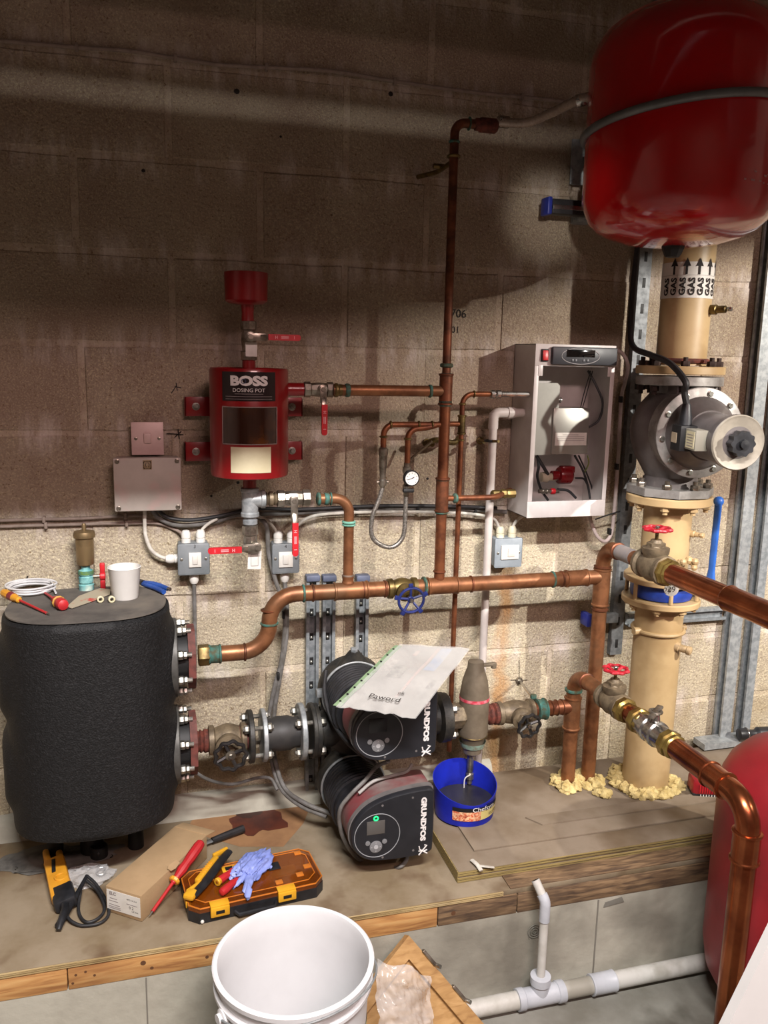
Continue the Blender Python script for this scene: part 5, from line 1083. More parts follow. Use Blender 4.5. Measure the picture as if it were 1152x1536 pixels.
def head(zz, lit, name):
    ax0 = YL-.005
    b_ = mk('motor_barrel', MB().lathe((xm, ax0, zz), -Y_, [(.084, 0), (.086, .004), (.082, .010)]+[v for i in range(8) for v in ((.080, .018+.014*i), (.086, .020+.014*i), (.086, .025+.014*i), (.080, .027+.014*i))]+[(.078, .14)], 64), blackp, pump, label='finned black motor barrel')
    mk('steel_rim', MB().ring((xm, ax0-.013, zz), Y_, .0885, .0034, 64, 8), galv_l, b_)
    fc = [(.062*math.cos(a)-.004, .070*math.sin(a)) for a in [R_(250-14*i) for i in range(10)]]       # round left side, from bottom to upper left
    poly = [(-.02, -.067), (-.045, -.052), (-.062, -.028), (-.068, 0), (-.064, .028), (-.05, .052), (-.028, .074), (0, .088), (.035, .098), (.08, .105), (.125, .108), (.142, .106), (.148, .098), (.148, -.056), (.142, -.066), (.12, -.072), (.06, -.074), (.01, -.072)]
    poly = [(u, v) for u, v in poly]
    from_ = Vec((xm, YF+.004, zz))
    def smooth_poly(P, k=1):
        for _ in range(k):
            Q = []
            for i in range(len(P)):
                a, b = Vec((*P[i], 0)), Vec((*P[(i+1) % len(P)], 0)); 
                for t_ in (.25, .75): q = a.lerp(b, t_); Q.append((q.x, q.y))
            P = Q
        return P
    P = smooth_poly(poly, 2)
    big = [((u-.04)*1.03+.04, (v-.015)*1.03+.015) for u, v in P]
    hs = mk('head_housing', MB().prism([(u*.98, v*.98) for u, v in big], from_+Y_*.002, X_, Z_, -.075), plum, pump, label='plum-grey motor head housing')
    mk('grey_band', MB().prism(big, from_-Y_*.008, X_, Z_, -.014), M('band_grey', '6d6968', '5d5a59', 20, .5), hs)
    # bevelled black face
    mb = MB(); n = len(P); o = from_-Y_*.008
    r1 = [o+X_*u+Z_*v for u, v in P]; r2 = [o-Y_*.014+X_*u+Z_*v for u, v in P]; r3 = [o-Y_*.018+X_*((u-.04)*.97+.04)+Z_*((v-.015)*.97+.015) for u, v in P]
    mb.v = r1+r2+r3; mb.f = [(i, (i+1) % n, n+(i+1) % n, n+i) for i in range(n)]+[(n+i, n+(i+1) % n, 2*n+(i+1) % n, 2*n+i) for i in range(n)]+[tuple(range(2*n, 3*n)), tuple(range(n))]
    f = mk('control_face', mb, M('face_black', '1a1b20', '1f2025', 20, .45), pump, label='black control face with a round keypad')
    yf = YF+.004-.008-.0185
    mk('keypad_ring', MB().ring((xm, yf, zz), Y_, .058, .0011, 64, 6), M('ring_grey', '8e9093', rough=.4), f)
    mk('screen', MB().box((xm-.004, yf, zz+.022), (.046, .0015, .036), .0005), M('grey_screen' if lit else 'dark_screen', '55524f' if lit else '1c1d22', rough=.25), f, label='grey display screen' if lit else 'black display screen')
    mk('key_disc', MB().lathe((xm-.003, yf+.0005, zz-.030), -Y_, [(.016, 0), (.016, .0015), (.015, .002)], 32), M('key_grey', '77787a', rough=.4), f)
    mk('key_center', MB().lathe((xm-.003, yf-.0014, zz-.030), -Y_, [(.0055, 0), (.0055, .001)], 20), M('key_white', 'a9aaac', rough=.4), f)
    for dx, dz in ((0, .011), (0, -.011), (.011, 0), (-.011, 0)): mk('key_arrow', MB().prism([(-.002, 0), (.002, 0), (0, .0025)], (xm-.003+dx, yf-.0016, zz-.031+dz), X_, Z_, -.0004), MATS['key_white'], f)
    for dx in (-.024, .019): mk('side_key', MB().lathe((xm+dx, yf+.0005, zz-.018), -Y_, [(.0062, 0), (.0062, .0018), (.003, .0022)], 20), MATS['key_grey'], f)
    if lit: mk('status_light', MB().ring((xm-.004, yf, zz+.0465), Y_, .0052, .0016, 24, 8), M('green_light', '18d860', emit=3.5), f, label='lit green status ring')
    for dx, dz in ((.012, .079), (.09, .090), (.095, -.055), (.015, -.062)): mk('screw', MB().lathe((xm+dx, yf+.001, zz+dz), -Y_, [(.003, 0), (.003, .001)], 10), MATS['band_grey'], f)
    text('GRUNDFOS', .0182, (xm+.119, yf, zz+.028), -Z_, X_, lw, f, 'lettering', bold=.0011, sx=1.22)
    mb = MB(); c_ = Vec((xm+.120, yf, zz-.057))
    mb.tube([c_+Vec((-.010, 0, -.013)), c_+Vec((.011, 0, .012)), c_+Vec((.004, 0, .013))], .0018, 6).tube([c_+Vec((.012, 0, -.011)), c_+Vec((-.008, 0, .002)), c_+Vec((-.010, 0, .011))], .0018, 6).tube([c_+Vec((-.011, 0, -.002)), c_+Vec((.002, 0, -.004)), c_+Vec((.012, 0, -.001))], .0014, 6)
    mk('emblem', mb, lw, f, label='white X-shaped pump emblem')
head(zU_, False, 'u'); head(zL_, True, 'l')
cable('pump_flex', 'grey flex curling over the lower pump barrel and under it to the floor board', [Vec((xm+.03, YF-.002, zU_-.085)), V(565, 1150, -.34), V(548, 1170, -.36), V(525, 1193, -.37), V(510, 1215, -.37), V(511, 1245, -.36), V(522, 1270, -.35), V(540, 1290, -.345), V(572, 1303, -.34), VZ(600, 1300, .308), VZ(611, 1285, .307), VZ(600, 1275, .307)], .0052, greycab)
cable('pump_flex', 'dark flex falling from the upper pump clip down to its control head', [V(489, 1005, -.22), V(487, 1040, -.24), V(498, 1080, -.27), V(520, 1112, -.33), V(540, 1130, -.35), V(562, 1145, -.36)], .0055, blackcab)
cable('pump_flex', 'pale grey flex lying over the lower pump head housing', [V(618, 1146, -.36), V(610, 1157, -.37), V(590, 1163, -.36), V(560, 1172, -.37), V(538, 1190, -.38)], .0042, M('pale_flex', '9a9894', '8d8b87', 30, .5))

# ------------------------------------------------------------------ air separator and couplings right of the pump
sx0 = V(672, 1081, YL).x; xs_ = V(711, 1060, YL).x
t = thing('outlet_union', 'grey cast flange and hexagon union joining the pumps to the separator', 'fitting', (xpr, YL, zL))
zmm = (zmid+zL)/2
mk('flange', MB().ccyl((xpr-.002, YL, zmid), (xpr+.012, YL, zmid), .068, .002, 40), castiron, t)
for i in range(4):
    a = R_(45+90*i); q = Vec((xpr+.012, YL+.054*math.cos(a), zmid+.054*math.sin(a))); mk('bolt', MB().hexa(q, X_, .0115, .013).cyl(q, q+X_*.02, .006, n=10), zinc, t)
mk('union_nut', MB().hexa((xpr+.013, YL, zmid), X_, .036, xs_-xpr-.045), bronze, t)
sep = thing('air_separator', 'dull bronze tapered dirt separator with a red band between the pumps and the right valve', 'separator', (xs_, YL, V(708, 1150, YL).z))
zs_ = [V(711, y, YL).z for y in (1118, 1094, 1068, 1043, 1025, 998, 992)]
mk('body', MB().lathe((xs_, YL, V(710, 1130, YL).z), Z_, [(.018, 0), (.026, .006), (.032, .04), (.0365, .055), (.041, .06), (.0425, .075), (.0425, zs_[3]-V(710, 1130, YL).z), (.036, zs_[4]-V(710, 1130, YL).z+.01), (.024, zs_[5]-V(710, 1130, YL).z-.006), (.022, zs_[6]-V(710, 1130, YL).z), (.010, zs_[6]-V(710, 1130, YL).z+.003)], 40), M('bronze_grey', '7a6f5f', '6a5f50', 20, .42, .3), sep)
mk('seam', MB().ring((xs_, YL, V(711, 1100, YL).z), Z_, .0425, .0012, 40, 6), brass, sep)
zr_ = V(711, 1055, YL-.04).z
mk('red_band', MB().lathe((xs_, YL, zr_-.004), Z_, [(.0430, 0), (.0434, 0), (.0434, .009), (.0430, .009)], 48, cap=False), M('red_band', 'b83245', 'd57a84', 70, .4), sep, label='red band with white print')
mk('vent_arm', MB().box((xs_+.034, YL, V(730, 997, YL).z), (.05, .014, .010), .003).ccyl((xs_+.055, YL, V(730, 997, YL).z-.012), (xs_+.055, YL, V(730, 997, YL).z+.004), .008, .001), MATS['bronze_grey'], sep)
mk('patina', MB().lathe((xs_, YL, V(708, 1118, YL).z), Z_, [(.0335, 0), (.0385, .016)], 40, cap=False), M('patina', '7f9a8c', '6f6a58', 60, .7), sep, label='blue-green patina band')
zt__ = V(705, 1150, YL).z
mk('drain_cock', MB().lathe((xs_-.004, YL, zt__-.055), Z_, [(.005, 0), (.008, .004), (.008, .015), (.012, .018), (.012, .034), (.008, .038), (.010, .044), (.010, V(710, 1130, YL).z-zt__+.055)], 12), nickel, sep)
mk('cock_cap', MB().sphere((xs_-.022, YL-.012, zt__-.066), .0095, 12), bronze, sep); mk('cap_strap', MB().tube(smooth([Vec((xs_-.006, YL-.01, zt__-.02)), Vec((xs_-.024, YL-.014, zt__-.028)), Vec((xs_-.026, YL-.014, zt__-.06))], 6), .0018, 8), white, sep)
t = thing('rusty_nipple', 'rusty pipe nipple right of the bronze separator', 'fitting', (xs_+.04, YL, zL))
xq = V(756, 1070, YL).x
mk('nipple', MB().lathe((xs_+.03, YL, zL), X_, [(.018, 0), (.024, .012), (.030, .016), (.030, .024), (.025, .028), (.031, .032), (.031, .040), (.024, xq-xs_-.02)], 24), rust, t)
# ------------------------------------------------------------------ blue cut-down tub
cBk = VZ(694, 1222, ZA); bx_, by_ = cBk.x+.010, -.24
tub = thing('blue_tub', 'cut-down blue catering tub with black sludge inside under the separator', 'tub', (bx_, by_, ZA))
n = 64; rb, rt_ = .082, .092; mbO = MB(); vs = []; fs = []; HH = V(695, 1136, by_+.09).z-ZA; HF = V(700, 1212, by_-.09).z-ZA
def rimz(a): return ZA+HF+(HH-HF)*(.5+.5*math.sin(a))**.8
for lay in range(4):
    for i in range(n):
        a = 2*math.pi*i/n; zr_ = rimz(a); f_ = (zr_-ZA)/HH
        if lay == 0: r, z = rb, ZA
        elif lay == 1: r, z = rb+(rt_-rb)*f_, zr_
        elif lay == 2: r, z = rb+(rt_-rb)*f_-.0022, zr_
        else: r, z = rb-.0022, ZA+.003
        vs.append(Vec((bx_+r*math.cos(a), by_+r*math.sin(a), z)))
for j in range(3):
    for i in range(n): fs.append((j*n+i, j*n+(i+1) % n, (j+1)*n+(i+1) % n, (j+1)*n+i))
fs += [tuple(range(n)), tuple(3*n+i for i in range(n))]; mbO.add(vs, fs); mk('tub_wall', mbO, M('blue_plastic', '1626a8', '111d8a', 12, .4), tub, smooth=50)
sl = mk('sludge', MB().lathe((bx_, by_, ZA+.003), Z_, [(rb-.003, 0), (rb, HF*.55), (0, HF*.58)], 48), M('black_sludge', '242327', '2d2c2f', 12, .35), tub, label='dark water and sludge inside')
def cwp(a, z, R): return Vec((bx_+R*math.sin(a), by_-R*math.cos(a), z))
lz0, lz1 = ZA+.018, ZA+HF-.006
def rat(z): return rb+(rt_-rb)*(z-ZA)/HH+.0012
def strip(a0, a1, z0, z1, mat, nm, e=0, lb=None, nn=14):
    mb = MB(); mb.v = [cwp(a0+(a1-a0)*i/nn, z, rat(z)+e) for i in range(nn+1) for z in (z0, z1)]; mb.f = [(2*i, 2*i+2, 2*i+3, 2*i+1) for i in range(nn)]; return mk(nm, mb, mat, tub, lb)
strip(-.75, 1.15, lz0, lz1-.012, M('label_yellow', 'd9cc86', 'cfc27c', 12, .5), 'paper_label', 0, 'yellow paper label with food picture')
strip(-.75, .18, lz0, lz1-.012, M('food_picture', 'c75a38', 'e9c39a', 150, .5, lo=.42, hi=.58, c3='8a2c1c', s3=90), 'food_print', .0006, 'printed picture of food in orange and cream')
strip(-.75, 1.15, lz1-.012, lz1, black, 'label_header', .0004, 'black strip with white lettering')
text('Chefsym', .018, (0, 0, lz1-.005), X_, Z_, lw, tub, 'lettering', cyl=(Vec((bx_, by_, 0)), rat(lz1)+.002, .30), sx=1.2)
text('10 LITRE', .012, (0, 0, lz0+.012), X_, Z_, ink, tub, 'lettering', cyl=(Vec((bx_, by_, 0)), rat(lz0+.01)+.0015, .72), sx=.9)
for i in range(4): strip(.36, .98, lz0+.026+.006*i, lz0+.028+.006*i, ink, 'label_print', .0008, nn=6)
# ------------------------------------------------------------------ paper in a plastic sleeve on the upper pump
c00, c01, c10, c11 = V(506, 1060, -.53), V(600, 968, -.32), V(622, 1078, -.56), V(702, 975, -.34)
pp = thing('document_sleeve', 'crumpled papers in a clear plastic sleeve lying on top of the upper pump', 'document', c00)
def sheet(u0, u1, v0, v1, off, nu=18, nv=18, amp=.004, th=.0006):
    mb = MB(); vs = []
    nrm = (c10-c00).cross(c01-c00).normalized()
    if nrm.z < 0: nrm = -nrm
    for i in range(nu+1):
        for j in range(nv+1):
            u = u0+(u1-u0)*i/nu; v = v0+(v1-v0)*j/nv
            p = c00*(1-u)*(1-v)+c10*u*(1-v)+c01*(1-u)*v+c11*u*v
            p = p+nrm*(off+amp*1.6*noise.noise(Vec((u*3, v*3, 1)))+.004*math.sin(math.pi*u)*(1-.5*v)+.005*noise.noise(Vec((u*9, v*7, 4)))*(1.1-v))
            vs.append(p)
    fs = [(i*(nv+1)+j, (i+1)*(nv+1)+j, (i+1)*(nv+1)+j+1, i*(nv+1)+j+1) for i in range(nu) for j in range(nv)]
    vs2 = [v-nrm*th for v in vs]; N_ = len(vs); mb.add(vs, fs); mb.add(vs2, [tuple(reversed(f)) for f in fs]); return mb
papm = M('worn_paper', 'a19d95', '8d8981', 9, .35, c3='7f7a72', s3=16, coat=.4)
mk('paper', sheet(.05, 1, .0, 1, .001), papm, pp, smooth=60)
mk('sleeve', sheet(-.01, 1.02, -.015, 1.01, .003, th=.0003), M('clear_sleeve', 'd8d8d6', rough=.18, alpha=.22), pp, smooth=60, label='clear plastic sleeve')
gs = mk('binding_strip', sheet(-.06, .045, .0, .98, .0025, 2, 18), M('pale_green_strip', '7d9472', '6d8464', 20, .4), pp, smooth=60, label='pale green punched strip')
for i in range(9):
    v = .06+.105*i; u = -.02; p = c00*(1-u)*(1-v)+c01*(1-u)*v+(c10*(1-v)+c11*v)*u; nrm = (c10-c00).cross(c01-c00).normalized(); nrm = nrm if nrm.z > 0 else -nrm
    mk('hole', MB().lathe(p+nrm*(.0035+.004*noise.noise(Vec((u*3, v*3, 1)))), nrm, [(.0028, 0), (.0028, .0006)], 10), black, gs)
mk('print_block', sheet(.22, .42, .46, .66, .0022, 6, 6), M('print_dark', '77736b', '9a968c', 60, .5), pp, smooth=60)
mk('print_block', sheet(.08, .2, .55, .75, .0022, 6, 6), M('print_mid', '968f86', 'aaa59c', 90, .5), pp, smooth=60)
mk('print_block', sheet(.62, .78, .62, .98, .0022, 6, 6), M('print_blue', '8d98ab', 'a5a7a8', 20, .5), pp, smooth=60)
mk('print_block', sheet(.30, .36, .84, .92, .0022, 6, 6), M('print_red', '9c7a72', 'aa9f96', 20, .5), pp, smooth=60)
mk('print_line', sheet(.56, .60, .20, .98, .0022, 3, 14), M('print_pink', 'b09a92', 'a8a098', 20, .5), pp, smooth=60)
mk('stamp', sheet(.84, .92, .38, .50, .0022, 6, 6), MATS['print_dark'], pp, smooth=60)
nrm = (c10-c00).cross(c01-c00).normalized(); nrm = nrm if nrm.z > 0 else -nrm
hwp = c00*.5*.87+c10*.5*.87+(c01+c11)*.5*.13
text('Paword', .024, hwp+nrm*.016-(c10-c00)*.02, (c10-c00), (c01-c00)-(c10-c00)*.2, ink, pp, 'handwriting'); text('ok', .016, hwp+nrm*.016+(c10-c00)*.12+(c01-c00)*.1, (c10-c00), (c01-c00)-(c10-c00)*.2, ink, pp, 'handwriting')
# ------------------------------------------------------------------ on top of the black vessel
def T(x, y): return VZ(x, y, ZT_)
ap = T(130, 884); ax_, ay_ = ap.x, ap.y
def tz(y, x=130): return V(x, y, ay_).z
av = thing('auto_air_vent', 'brass bottle air vent standing on the black vessel behind the paper cup', 'valve', (ax_, ay_, ZT_))
z_ = [tz(y) for y in (846, 829, 828, 806, 804, 798, 796, 785)]
rr_ = k_(ap, 15)*.97
mk('float_pot', MB().lathe((ax_, ay_, z_[0]), Z_, [(.010, -.006), (.010, 0), (rr_*.8, .0), (rr_*.87, .003), (rr_*.9, z_[3]-z_[0]), (rr_*1.06, z_[3]-z_[0]+.001), (rr_*1.1, z_[4]-z_[0]+.004), (rr_, z_[5]-z_[0]+.002), (.007, z_[5]-z_[0]+.006)], 32), M('vent_brass', '8f7a58', '6f5d42', 14, .38, .6), av)
mk('cap', MB().lathe((ax_, ay_, z_[5]), Z_, [(.0055, 0), (.0055, z_[7]-z_[5]-.004), (.004, z_[7]-z_[5])], 14), MATS['vent_brass'], av)
tv = M('teal_corrosion', '7fb6b4', '3c7f86', 50, .6, bump=.001, bscale=120, c3='c8d6c8', s3=25)
iv = thing('corroded_valve', 'teal corroded ball valve under the brass air vent with a red butterfly lever', 'valve', (ax_, ay_, ZT_))
zb = z_[0]-.004; hh = zb-ZT_
mk('body', MB().lathe((ax_, ay_, ZT_), Z_, [(.018, 0), (.019, hh*.22), (.015, hh*.26), (.018, hh*.32), (.0185, hh*.55), (.016, hh*.6), (.019, hh*.64), (.0185, hh*.8), (.011, hh*.86), (.011, hh)], 16), tv, iv)
mk('green_collar', MB().lathe((ax_, ay_, ZT_+hh*.66), Z_, [(.0193, 0), (.0196, .003), (.0190, hh*.14), (.018, hh*.15)], 20), M('green_corrosion', '5f7f3f', '3d6b5c', 60, .6), iv)
lx, lz = V(154, 865, ay_).x, V(154, 864, ay_).z
mk('stem', MB().cyl((ax_+.014, ay_, lz), (lx, ay_, lz), .005, n=12), nickel, iv)
mb = MB().box((lx, ay_, lz+.022), (.013, .012, .026), .003).box((lx, ay_, lz-.022), (.013, .012, .026), .003).ccyl((lx-.007, ay_, lz), (lx+.007, ay_, lz), .011, .002)
mk('butterfly_lever', mb, redhandle, iv, label='red butterfly lever')
cp = T(188, 896); rc = k_(cp, 19); hc = V(186, 850, cp.y).z-ZT_; rt2 = k_(cp, 23.5)
single('paper_cup', MB().lathe((cp.x, cp.y, ZT_), Z_, [(rc-.001, 0), (rc, .002), (rt2, hc-.002), (rt2+.0015, hc), (rt2-.0005, hc+.001), (rt2-.0012, hc-.002), (rc-.0012, .005), (0, .004)], 40, cap=False), M('cup_paper', 'dddbd6', 'd5d3ce', 10, .5), 'white paper cup standing on the black vessel', 'cup')
t = thing('white_cable_coil', 'coil of white cable tied with a black tie at the left on the vessel top', 'cable', T(50, 888))
cc = T(47, 888); mb = MB(); rnd = random.Random(2)
P = []
for i in range(150):
    a = 2*math.pi*i/25; P.append(Vec((cc.x+(.054+.003*math.sin(i*.11)+.0035*(i//25 % 3-1))*math.cos(a), cc.y+(.036+.003*math.cos(i*.13))*math.sin(a)*1.25, ZT_+.004+.0038*(i/25)*.8+.002*math.sin(a))))
P += [T(72, 876)+Z_*.014, T(78, 884)+Z_*.012, T(84, 893)+Z_*.006]
mk('loops', MB().tube(smooth(P, 2), .0026, 8), M('white_wire', 'cfcfcf', 'bdbdbe', 30, .4), t); mk('tie', MB().ring(T(42, 880)+Z_*.016, X_, .011, .0018, 18, 6), black, t)
def screwdriver(label, a, b, hl, rh, mh, ms, mt=None, bands=None, cat='screwdriver', rshaft=.003, tip=True):
    a, b = Vec(a), Vec(b); d = (b-a).normalized(); L = (b-a).length
    t = thing('screwdriver', label, cat, a)
    mk('handle', MB().lathe(a, d, [(rh*.4, 0), (rh*.85, hl*.04), (rh, hl*.14), (rh*.98, hl*.4), (rh*.82, hl*.55), (rh*.95, hl*.7), (rh*.62, hl*.85), (rh*.7, hl*.95), (rh*.45, hl)], 10), mh, t)
    if bands: mk('handle_band', MB().lathe(a+d*hl*bands[0], d, [(rh*.9, 0), (rh*1.06, .002), (rh*.98, hl*bands[1]), (rh*.8, hl*bands[1]+.002)], 10), bands[2], t)
    mk('shaft', MB().cyl(a+d*hl*.98, b-d*(.012 if tip else 0), rshaft, n=12), ms, t)
    if tip: mk('tip', MB().cyl(b-d*.013, b, .0022, .0012, n=8), chrome, t)
    return t
yel = M('yellow_plastic', 'd8a32a', 'cc951f', 20, .4); yor = M('yellow_orange', 'd99a2e', 'c98a22', 20, .4)
maroon = M('maroon_rubber', '7a2a2e', '6c2327', 20, .5)
redins = M('red_insulated', 'b3262a', 'a11e23', 20, .4)
z9 = Z_*.011
screwdriver('yellow and maroon handled screwdriver lying at the left end of the vessel top', T(5, 895)+z9, T(74, 924)+Z_*.004, .085, .011, yor, redins, bands=(.42, .22, maroon))
screwdriver('stubby red-handled screwdriver lying with its round butt to the viewer on the vessel', T(96, 917)+Z_*.0145, T(68, 893)+Z_*.006, .07, .0145, redins, redins, tip=False, bands=(.55, .1, M('tan_print', 'b58a3e')))
for x in (151, 168):
    p = T(x, 904)
    t = single('pipe_olive', MB().ring(p+Z_*.008+Vec((0, -.0, 0)), Vec((.2, -1, .15)), .0062, .0022, 24, 8).lathe(p+Z_*.008+Vec((0, .002, 0)), Vec((-.2, 1, -.15)), [(.0075, 0), (.0078, .012), (.005, .013), (.0045, .001)], 20, cap=False), M('cream_nylon', 'cfc8a8', 'b9b08e', 40, .5), 'small cream nut lying %s' % ('left of the paper cup foot on the vessel' if x < 160 else 'touching the paper cup foot on the vessel'), 'nut')
mb = MB(); q = [T(100, 912), T(118, 896), T(150, 884), T(166, 886), T(165, 893), T(140, 903), T(108, 914)]
mb.v = [p+Z_*.0022 for p in q]+[p+Z_*.0035 for p in q]; n = len(q); mb.f = [tuple(range(n)), tuple(range(n, 2*n))]+[(i, (i+1) % n, n+(i+1) % n, n+i) for i in range(n)]
single('paper_strip', mb, M('dirty_paper', 'a39a85', 'b3483f', 18, .7, lo=.55, hi=.62), 'crumpled dirty paper strip in front of the corroded valve', 'scrap')
t = thing('pliers', 'blue-handled pliers lying at the right edge of the vessel top', 'pliers', T(235, 885))
bh = M('blue_grip', '2450a0', '1d4288', 20, .4)
a, b = T(215, 878)+Z_*.008, T(252, 890)+Z_*.012
mk('grip', MB().tube([a+(b-a)*t_+Vec((0, .004*math.sin(3*t_), 0)) for t_ in [i/8 for i in range(9)]], lambda u: .0055+.003*math.sin(3.1*u), 10), bh, t)
mk('grip', MB().tube([a+Vec((0, -.010, -.002)), a+(b-a)*.5+Vec((0, -.016, -.002)), b+Vec((-.01, -.014, -.004))], .0062, 10), bh, t)
mk('jaws', MB().tube([T(199, 870)+Z_*.007, T(215, 879)+Z_*.008], lambda u: .0025+.006*u, 8), M('dark_steel', '3c3b3d'), t); mk('end', MB().cyl(b-(b-a)*.03, b+(b-a).normalized()*.01, .0045, n=10), chrome, t)

# ------------------------------------------------------------------ clutter on the ledge
def G(x, y, h=0): return VZ(x, y, .3005)+Z_*h
# cardboard box
c0 = VZ(213, 1383, .301); c1 = VZ(157, 1358, .301); dv3 = (V(0, 0, 0)*0)
ex = (c0-c1); ex.z = 0; wB = ex.length; ex.normalize(); ey = Vec((-ex.y, ex.x, 0)); lB2 = .25
# swing so that it runs away toward the back right
dd = Vec((.60, .80, 0)).normalized(); ey = dd; ex = Vec((dd.y, -dd.x, 0))
wB = .100; hB = .066; lB2 = .27
o = c0-ex*wB; o.z = .301
card = M('cardboard', 'a68b68', '9a805e', 8, .8, bump=.0003, bscale=200)
bx = thing('cardboard_box', 'small brown cardboard box with a white printed label lying in front of the black vessel', 'box', o)
def bp(u, v, w_): return o+ex*u+ey*v+Z_*w_
mk('carton', MB().box(bp(wB/2, lB2/2, hB/2), (wB, lB2, hB), .0012, ex=ex), card, bx)
mk('flap', MB().box(bp(wB*.52, lB2+.018, hB-.004), (wB, .04, .002), .0005, ex=ex, ez=Z_+ey*.25), card, bx)
mk('tab', MB().prism([(-.022, -.012), (-.012, -.02), (.014, -.018), (.022, -.004), (.014, .018), (-.014, .016)], bp(wB+.001, lB2*.46, hB-.006)+Z_*.008, (ex*.35+Z_*-.2+ey*.0), ey, .0018), card, bx)
lab_ = mk('label', MB().box(bp(wB*.5, -.0006, hB*.52), (wB*.94, .0008, hB*.76), ex=ex), white, bx, label='white printed shipping label')
pg = MATS['print_grey']
text('ELC', .011, bp(wB*.2, -.0013, hB*.78), ex, Z_, pg, lab_, 'lettering', bold=.0006); text('HM2130.5 A', .0055, bp(wB*.74, -.0013, hB*.72), ex, Z_, ink, lab_, 'lettering')
text('0 2', .010, bp(wB*.72, -.0013, hB*.42), ex, Z_, ink, lab_, 'lettering'); text('UK CA', .006, bp(wB*.82, -.0013, hB*.3), ex, Z_, ink, lab_, 'lettering')
mb = MB()
for i, (u, w_, l) in enumerate(((.22, .6, .2), (.22, .5, .26), (.25, .36, .3), (.25, .28, .34), (.25, .22, .34), (.74, .55, .3))): mb.box(bp(wB*u, -.0014, hB*w_), (wB*l, .0004, .0012), ex=ex)
mk('label_print', mb, pg, lab_)
# long red insulated screwdriver
def on_side(x, y, off):
    dd_ = cf*F+cr*(x-576)+cu*(768-y); n_ = ex; p_ = c0+ex*off; return CAM+dd_*((p_-CAM).dot(n_)/dd_.dot(n_))
screwdriver('long red insulated screwdriver lying between the cardboard box and the amber case', on_side(303, 1262, .022), on_side(224, 1374, .010),   .125, .0132, redins, redins, bands=(.90, .06, yor), rshaft=.0042)
# yellow clip-on tester with black leads
a, b = G(82, 1302, .020), G(98, 1372, .020); d = (b-a); d.normalize(); s_ = d.cross(Z_).normalized()
vt = thing('voltage_tester', 'yellow and black voltage tester with black leads lying at the left front of the ledge', 'tester', a)
L0 = (b-a).length
mk('body', MB().box(a+d*L0*.42, (L0*.84, .050, .030), .008, ex=d, ez=Z_+s_*.2), yor, vt, label='yellow body')
mk('probe_fork', MB().box(a-d*.022+s_*.015, (.055, .016, .022), .006, ex=d).box(a-d*.012-s_*.015, (.04, .016, .022), .006, ex=d), yor, vt)
mk('black_panel', MB().box(a+d*L0*.22+Z_*.015+s_*.006, (.055, .009, .004), .001, ex=d+s_*.1, ez=Z_+s_*.2), black, vt)
mk('grip_dent', MB().ring(a+d*L0*.5+Z_*.0155-s_*.004, Z_, .013, .0028, 24, 8), yor, vt)
mk('black_end', MB().box(a+d*L0*.80-s_*.003, (L0*.36, .051, .0315), .008, ex=d, ez=Z_+s_*.2), blackp, vt)
mk('probe', MB().tube([a+d*L0*.95, a+d*L0*1.05, G(91, 1394, .016), G(88, 1400, .008)], lambda u: .012-.006*u, 12), blackp, vt, label='black probe')
mk('probe', MB().tube([G(88, 1395, .010), G(112, 1362, .022), G(131, 1330, .030)], lambda u: .009-.005*u, 12), blackp, vt)
mk('lead', MB().tube(smooth([G(131, 1330, .03), G(145, 1338, .02), G(160, 1358, .01), G(163, 1375, .006), G(150, 1388, .006), G(125, 1392, .006), G(108, 1388, .010), G(100, 1380, .012)], 8), .0036, 10), blackcab, vt)
mk('lead', MB().tube(smooth([G(128, 1334, .028), G(147, 1345, .014), G(157, 1366, .006), G(146, 1382, .006), G(128, 1386, .006), G(118, 1370, .008), G(122, 1345, .02)], 8), .0036, 10), blackcab, vt)
# clear bag behind it, grey rag
def crumple(name, cx, cy, z, rx, ry, h, mat, label, cat, sd=1, nu=36, nv=14, thin=False, **kw):
    mb = MB(); vs = []
    for j in range(nv+1):
        ph = (math.pi/2)*j/nv
        for i in range(nu):
            a = 2*math.pi*i/nu; p = Vec((math.cos(a)*math.cos(ph), math.sin(a)*math.cos(ph), math.sin(ph)))
            f_ = 1+.45*noise.noise(p*2.1+Vec((sd, 0, 0)))+.22*abs(noise.noise(p*6+Vec((0, sd, 0))))
            q = Vec((cx+p.x*rx*f_, cy+p.y*ry*f_, z+.001+max(0, p.z)*h*f_)); vs.append(q)
    fs = [(j*nu+i, j*nu+(i+1) % nu, (j+1)*nu+(i+1) % nu, (j+1)*nu+i) for j in range(nv) for i in range(nu)]
    mb.add(vs, fs); mb.f.append(tuple(reversed(range(nu))))
    return single(name, mb, mat, label, cat, smooth=30, **kw)
clearbag = M('clear_polythene', 'cfcfcf', 'e2e2e2', 30, .15, alpha=.35, bump=.003, bscale=45)
p = G(132, 1318); crumple('plastic_bag', p.x, p.y, .300, .055, .042, .022, clearbag, 'small crumpled clear bag between the yellow tester and the cardboard box', 'bag', 3)
p = G(75, 1305); crumple('grey_rag', p.x+.01, p.y+.05, .300, .14, .055, .007, M('dirty_rag', '5c5a55', '3f3e3b', 24, .8, bump=.001, bscale=60, c3='77746d', s3=12), 'flat dark grey dirty rag under the front of the black vessel', 'rag', 5)
p = G(152, 1312, .006); t = single('steel_ring', MB().ring(p+Z_*.004, Vec((.1, -.5, 1)), .010, .003, 24, 8), chrome, 'shiny steel ring lying above the cardboard box corner', 'ring')
p = G(148, 1296, .02); single('levelling_pad', MB().ccyl((p.x, p.y+.03, .3005), (p.x, p.y+.03, .335), .022, .003).sphere(Vec((p.x, p.y+.012, .322)), .007, 10), black, 'black round levelling foot under the vessel edge', 'foot')
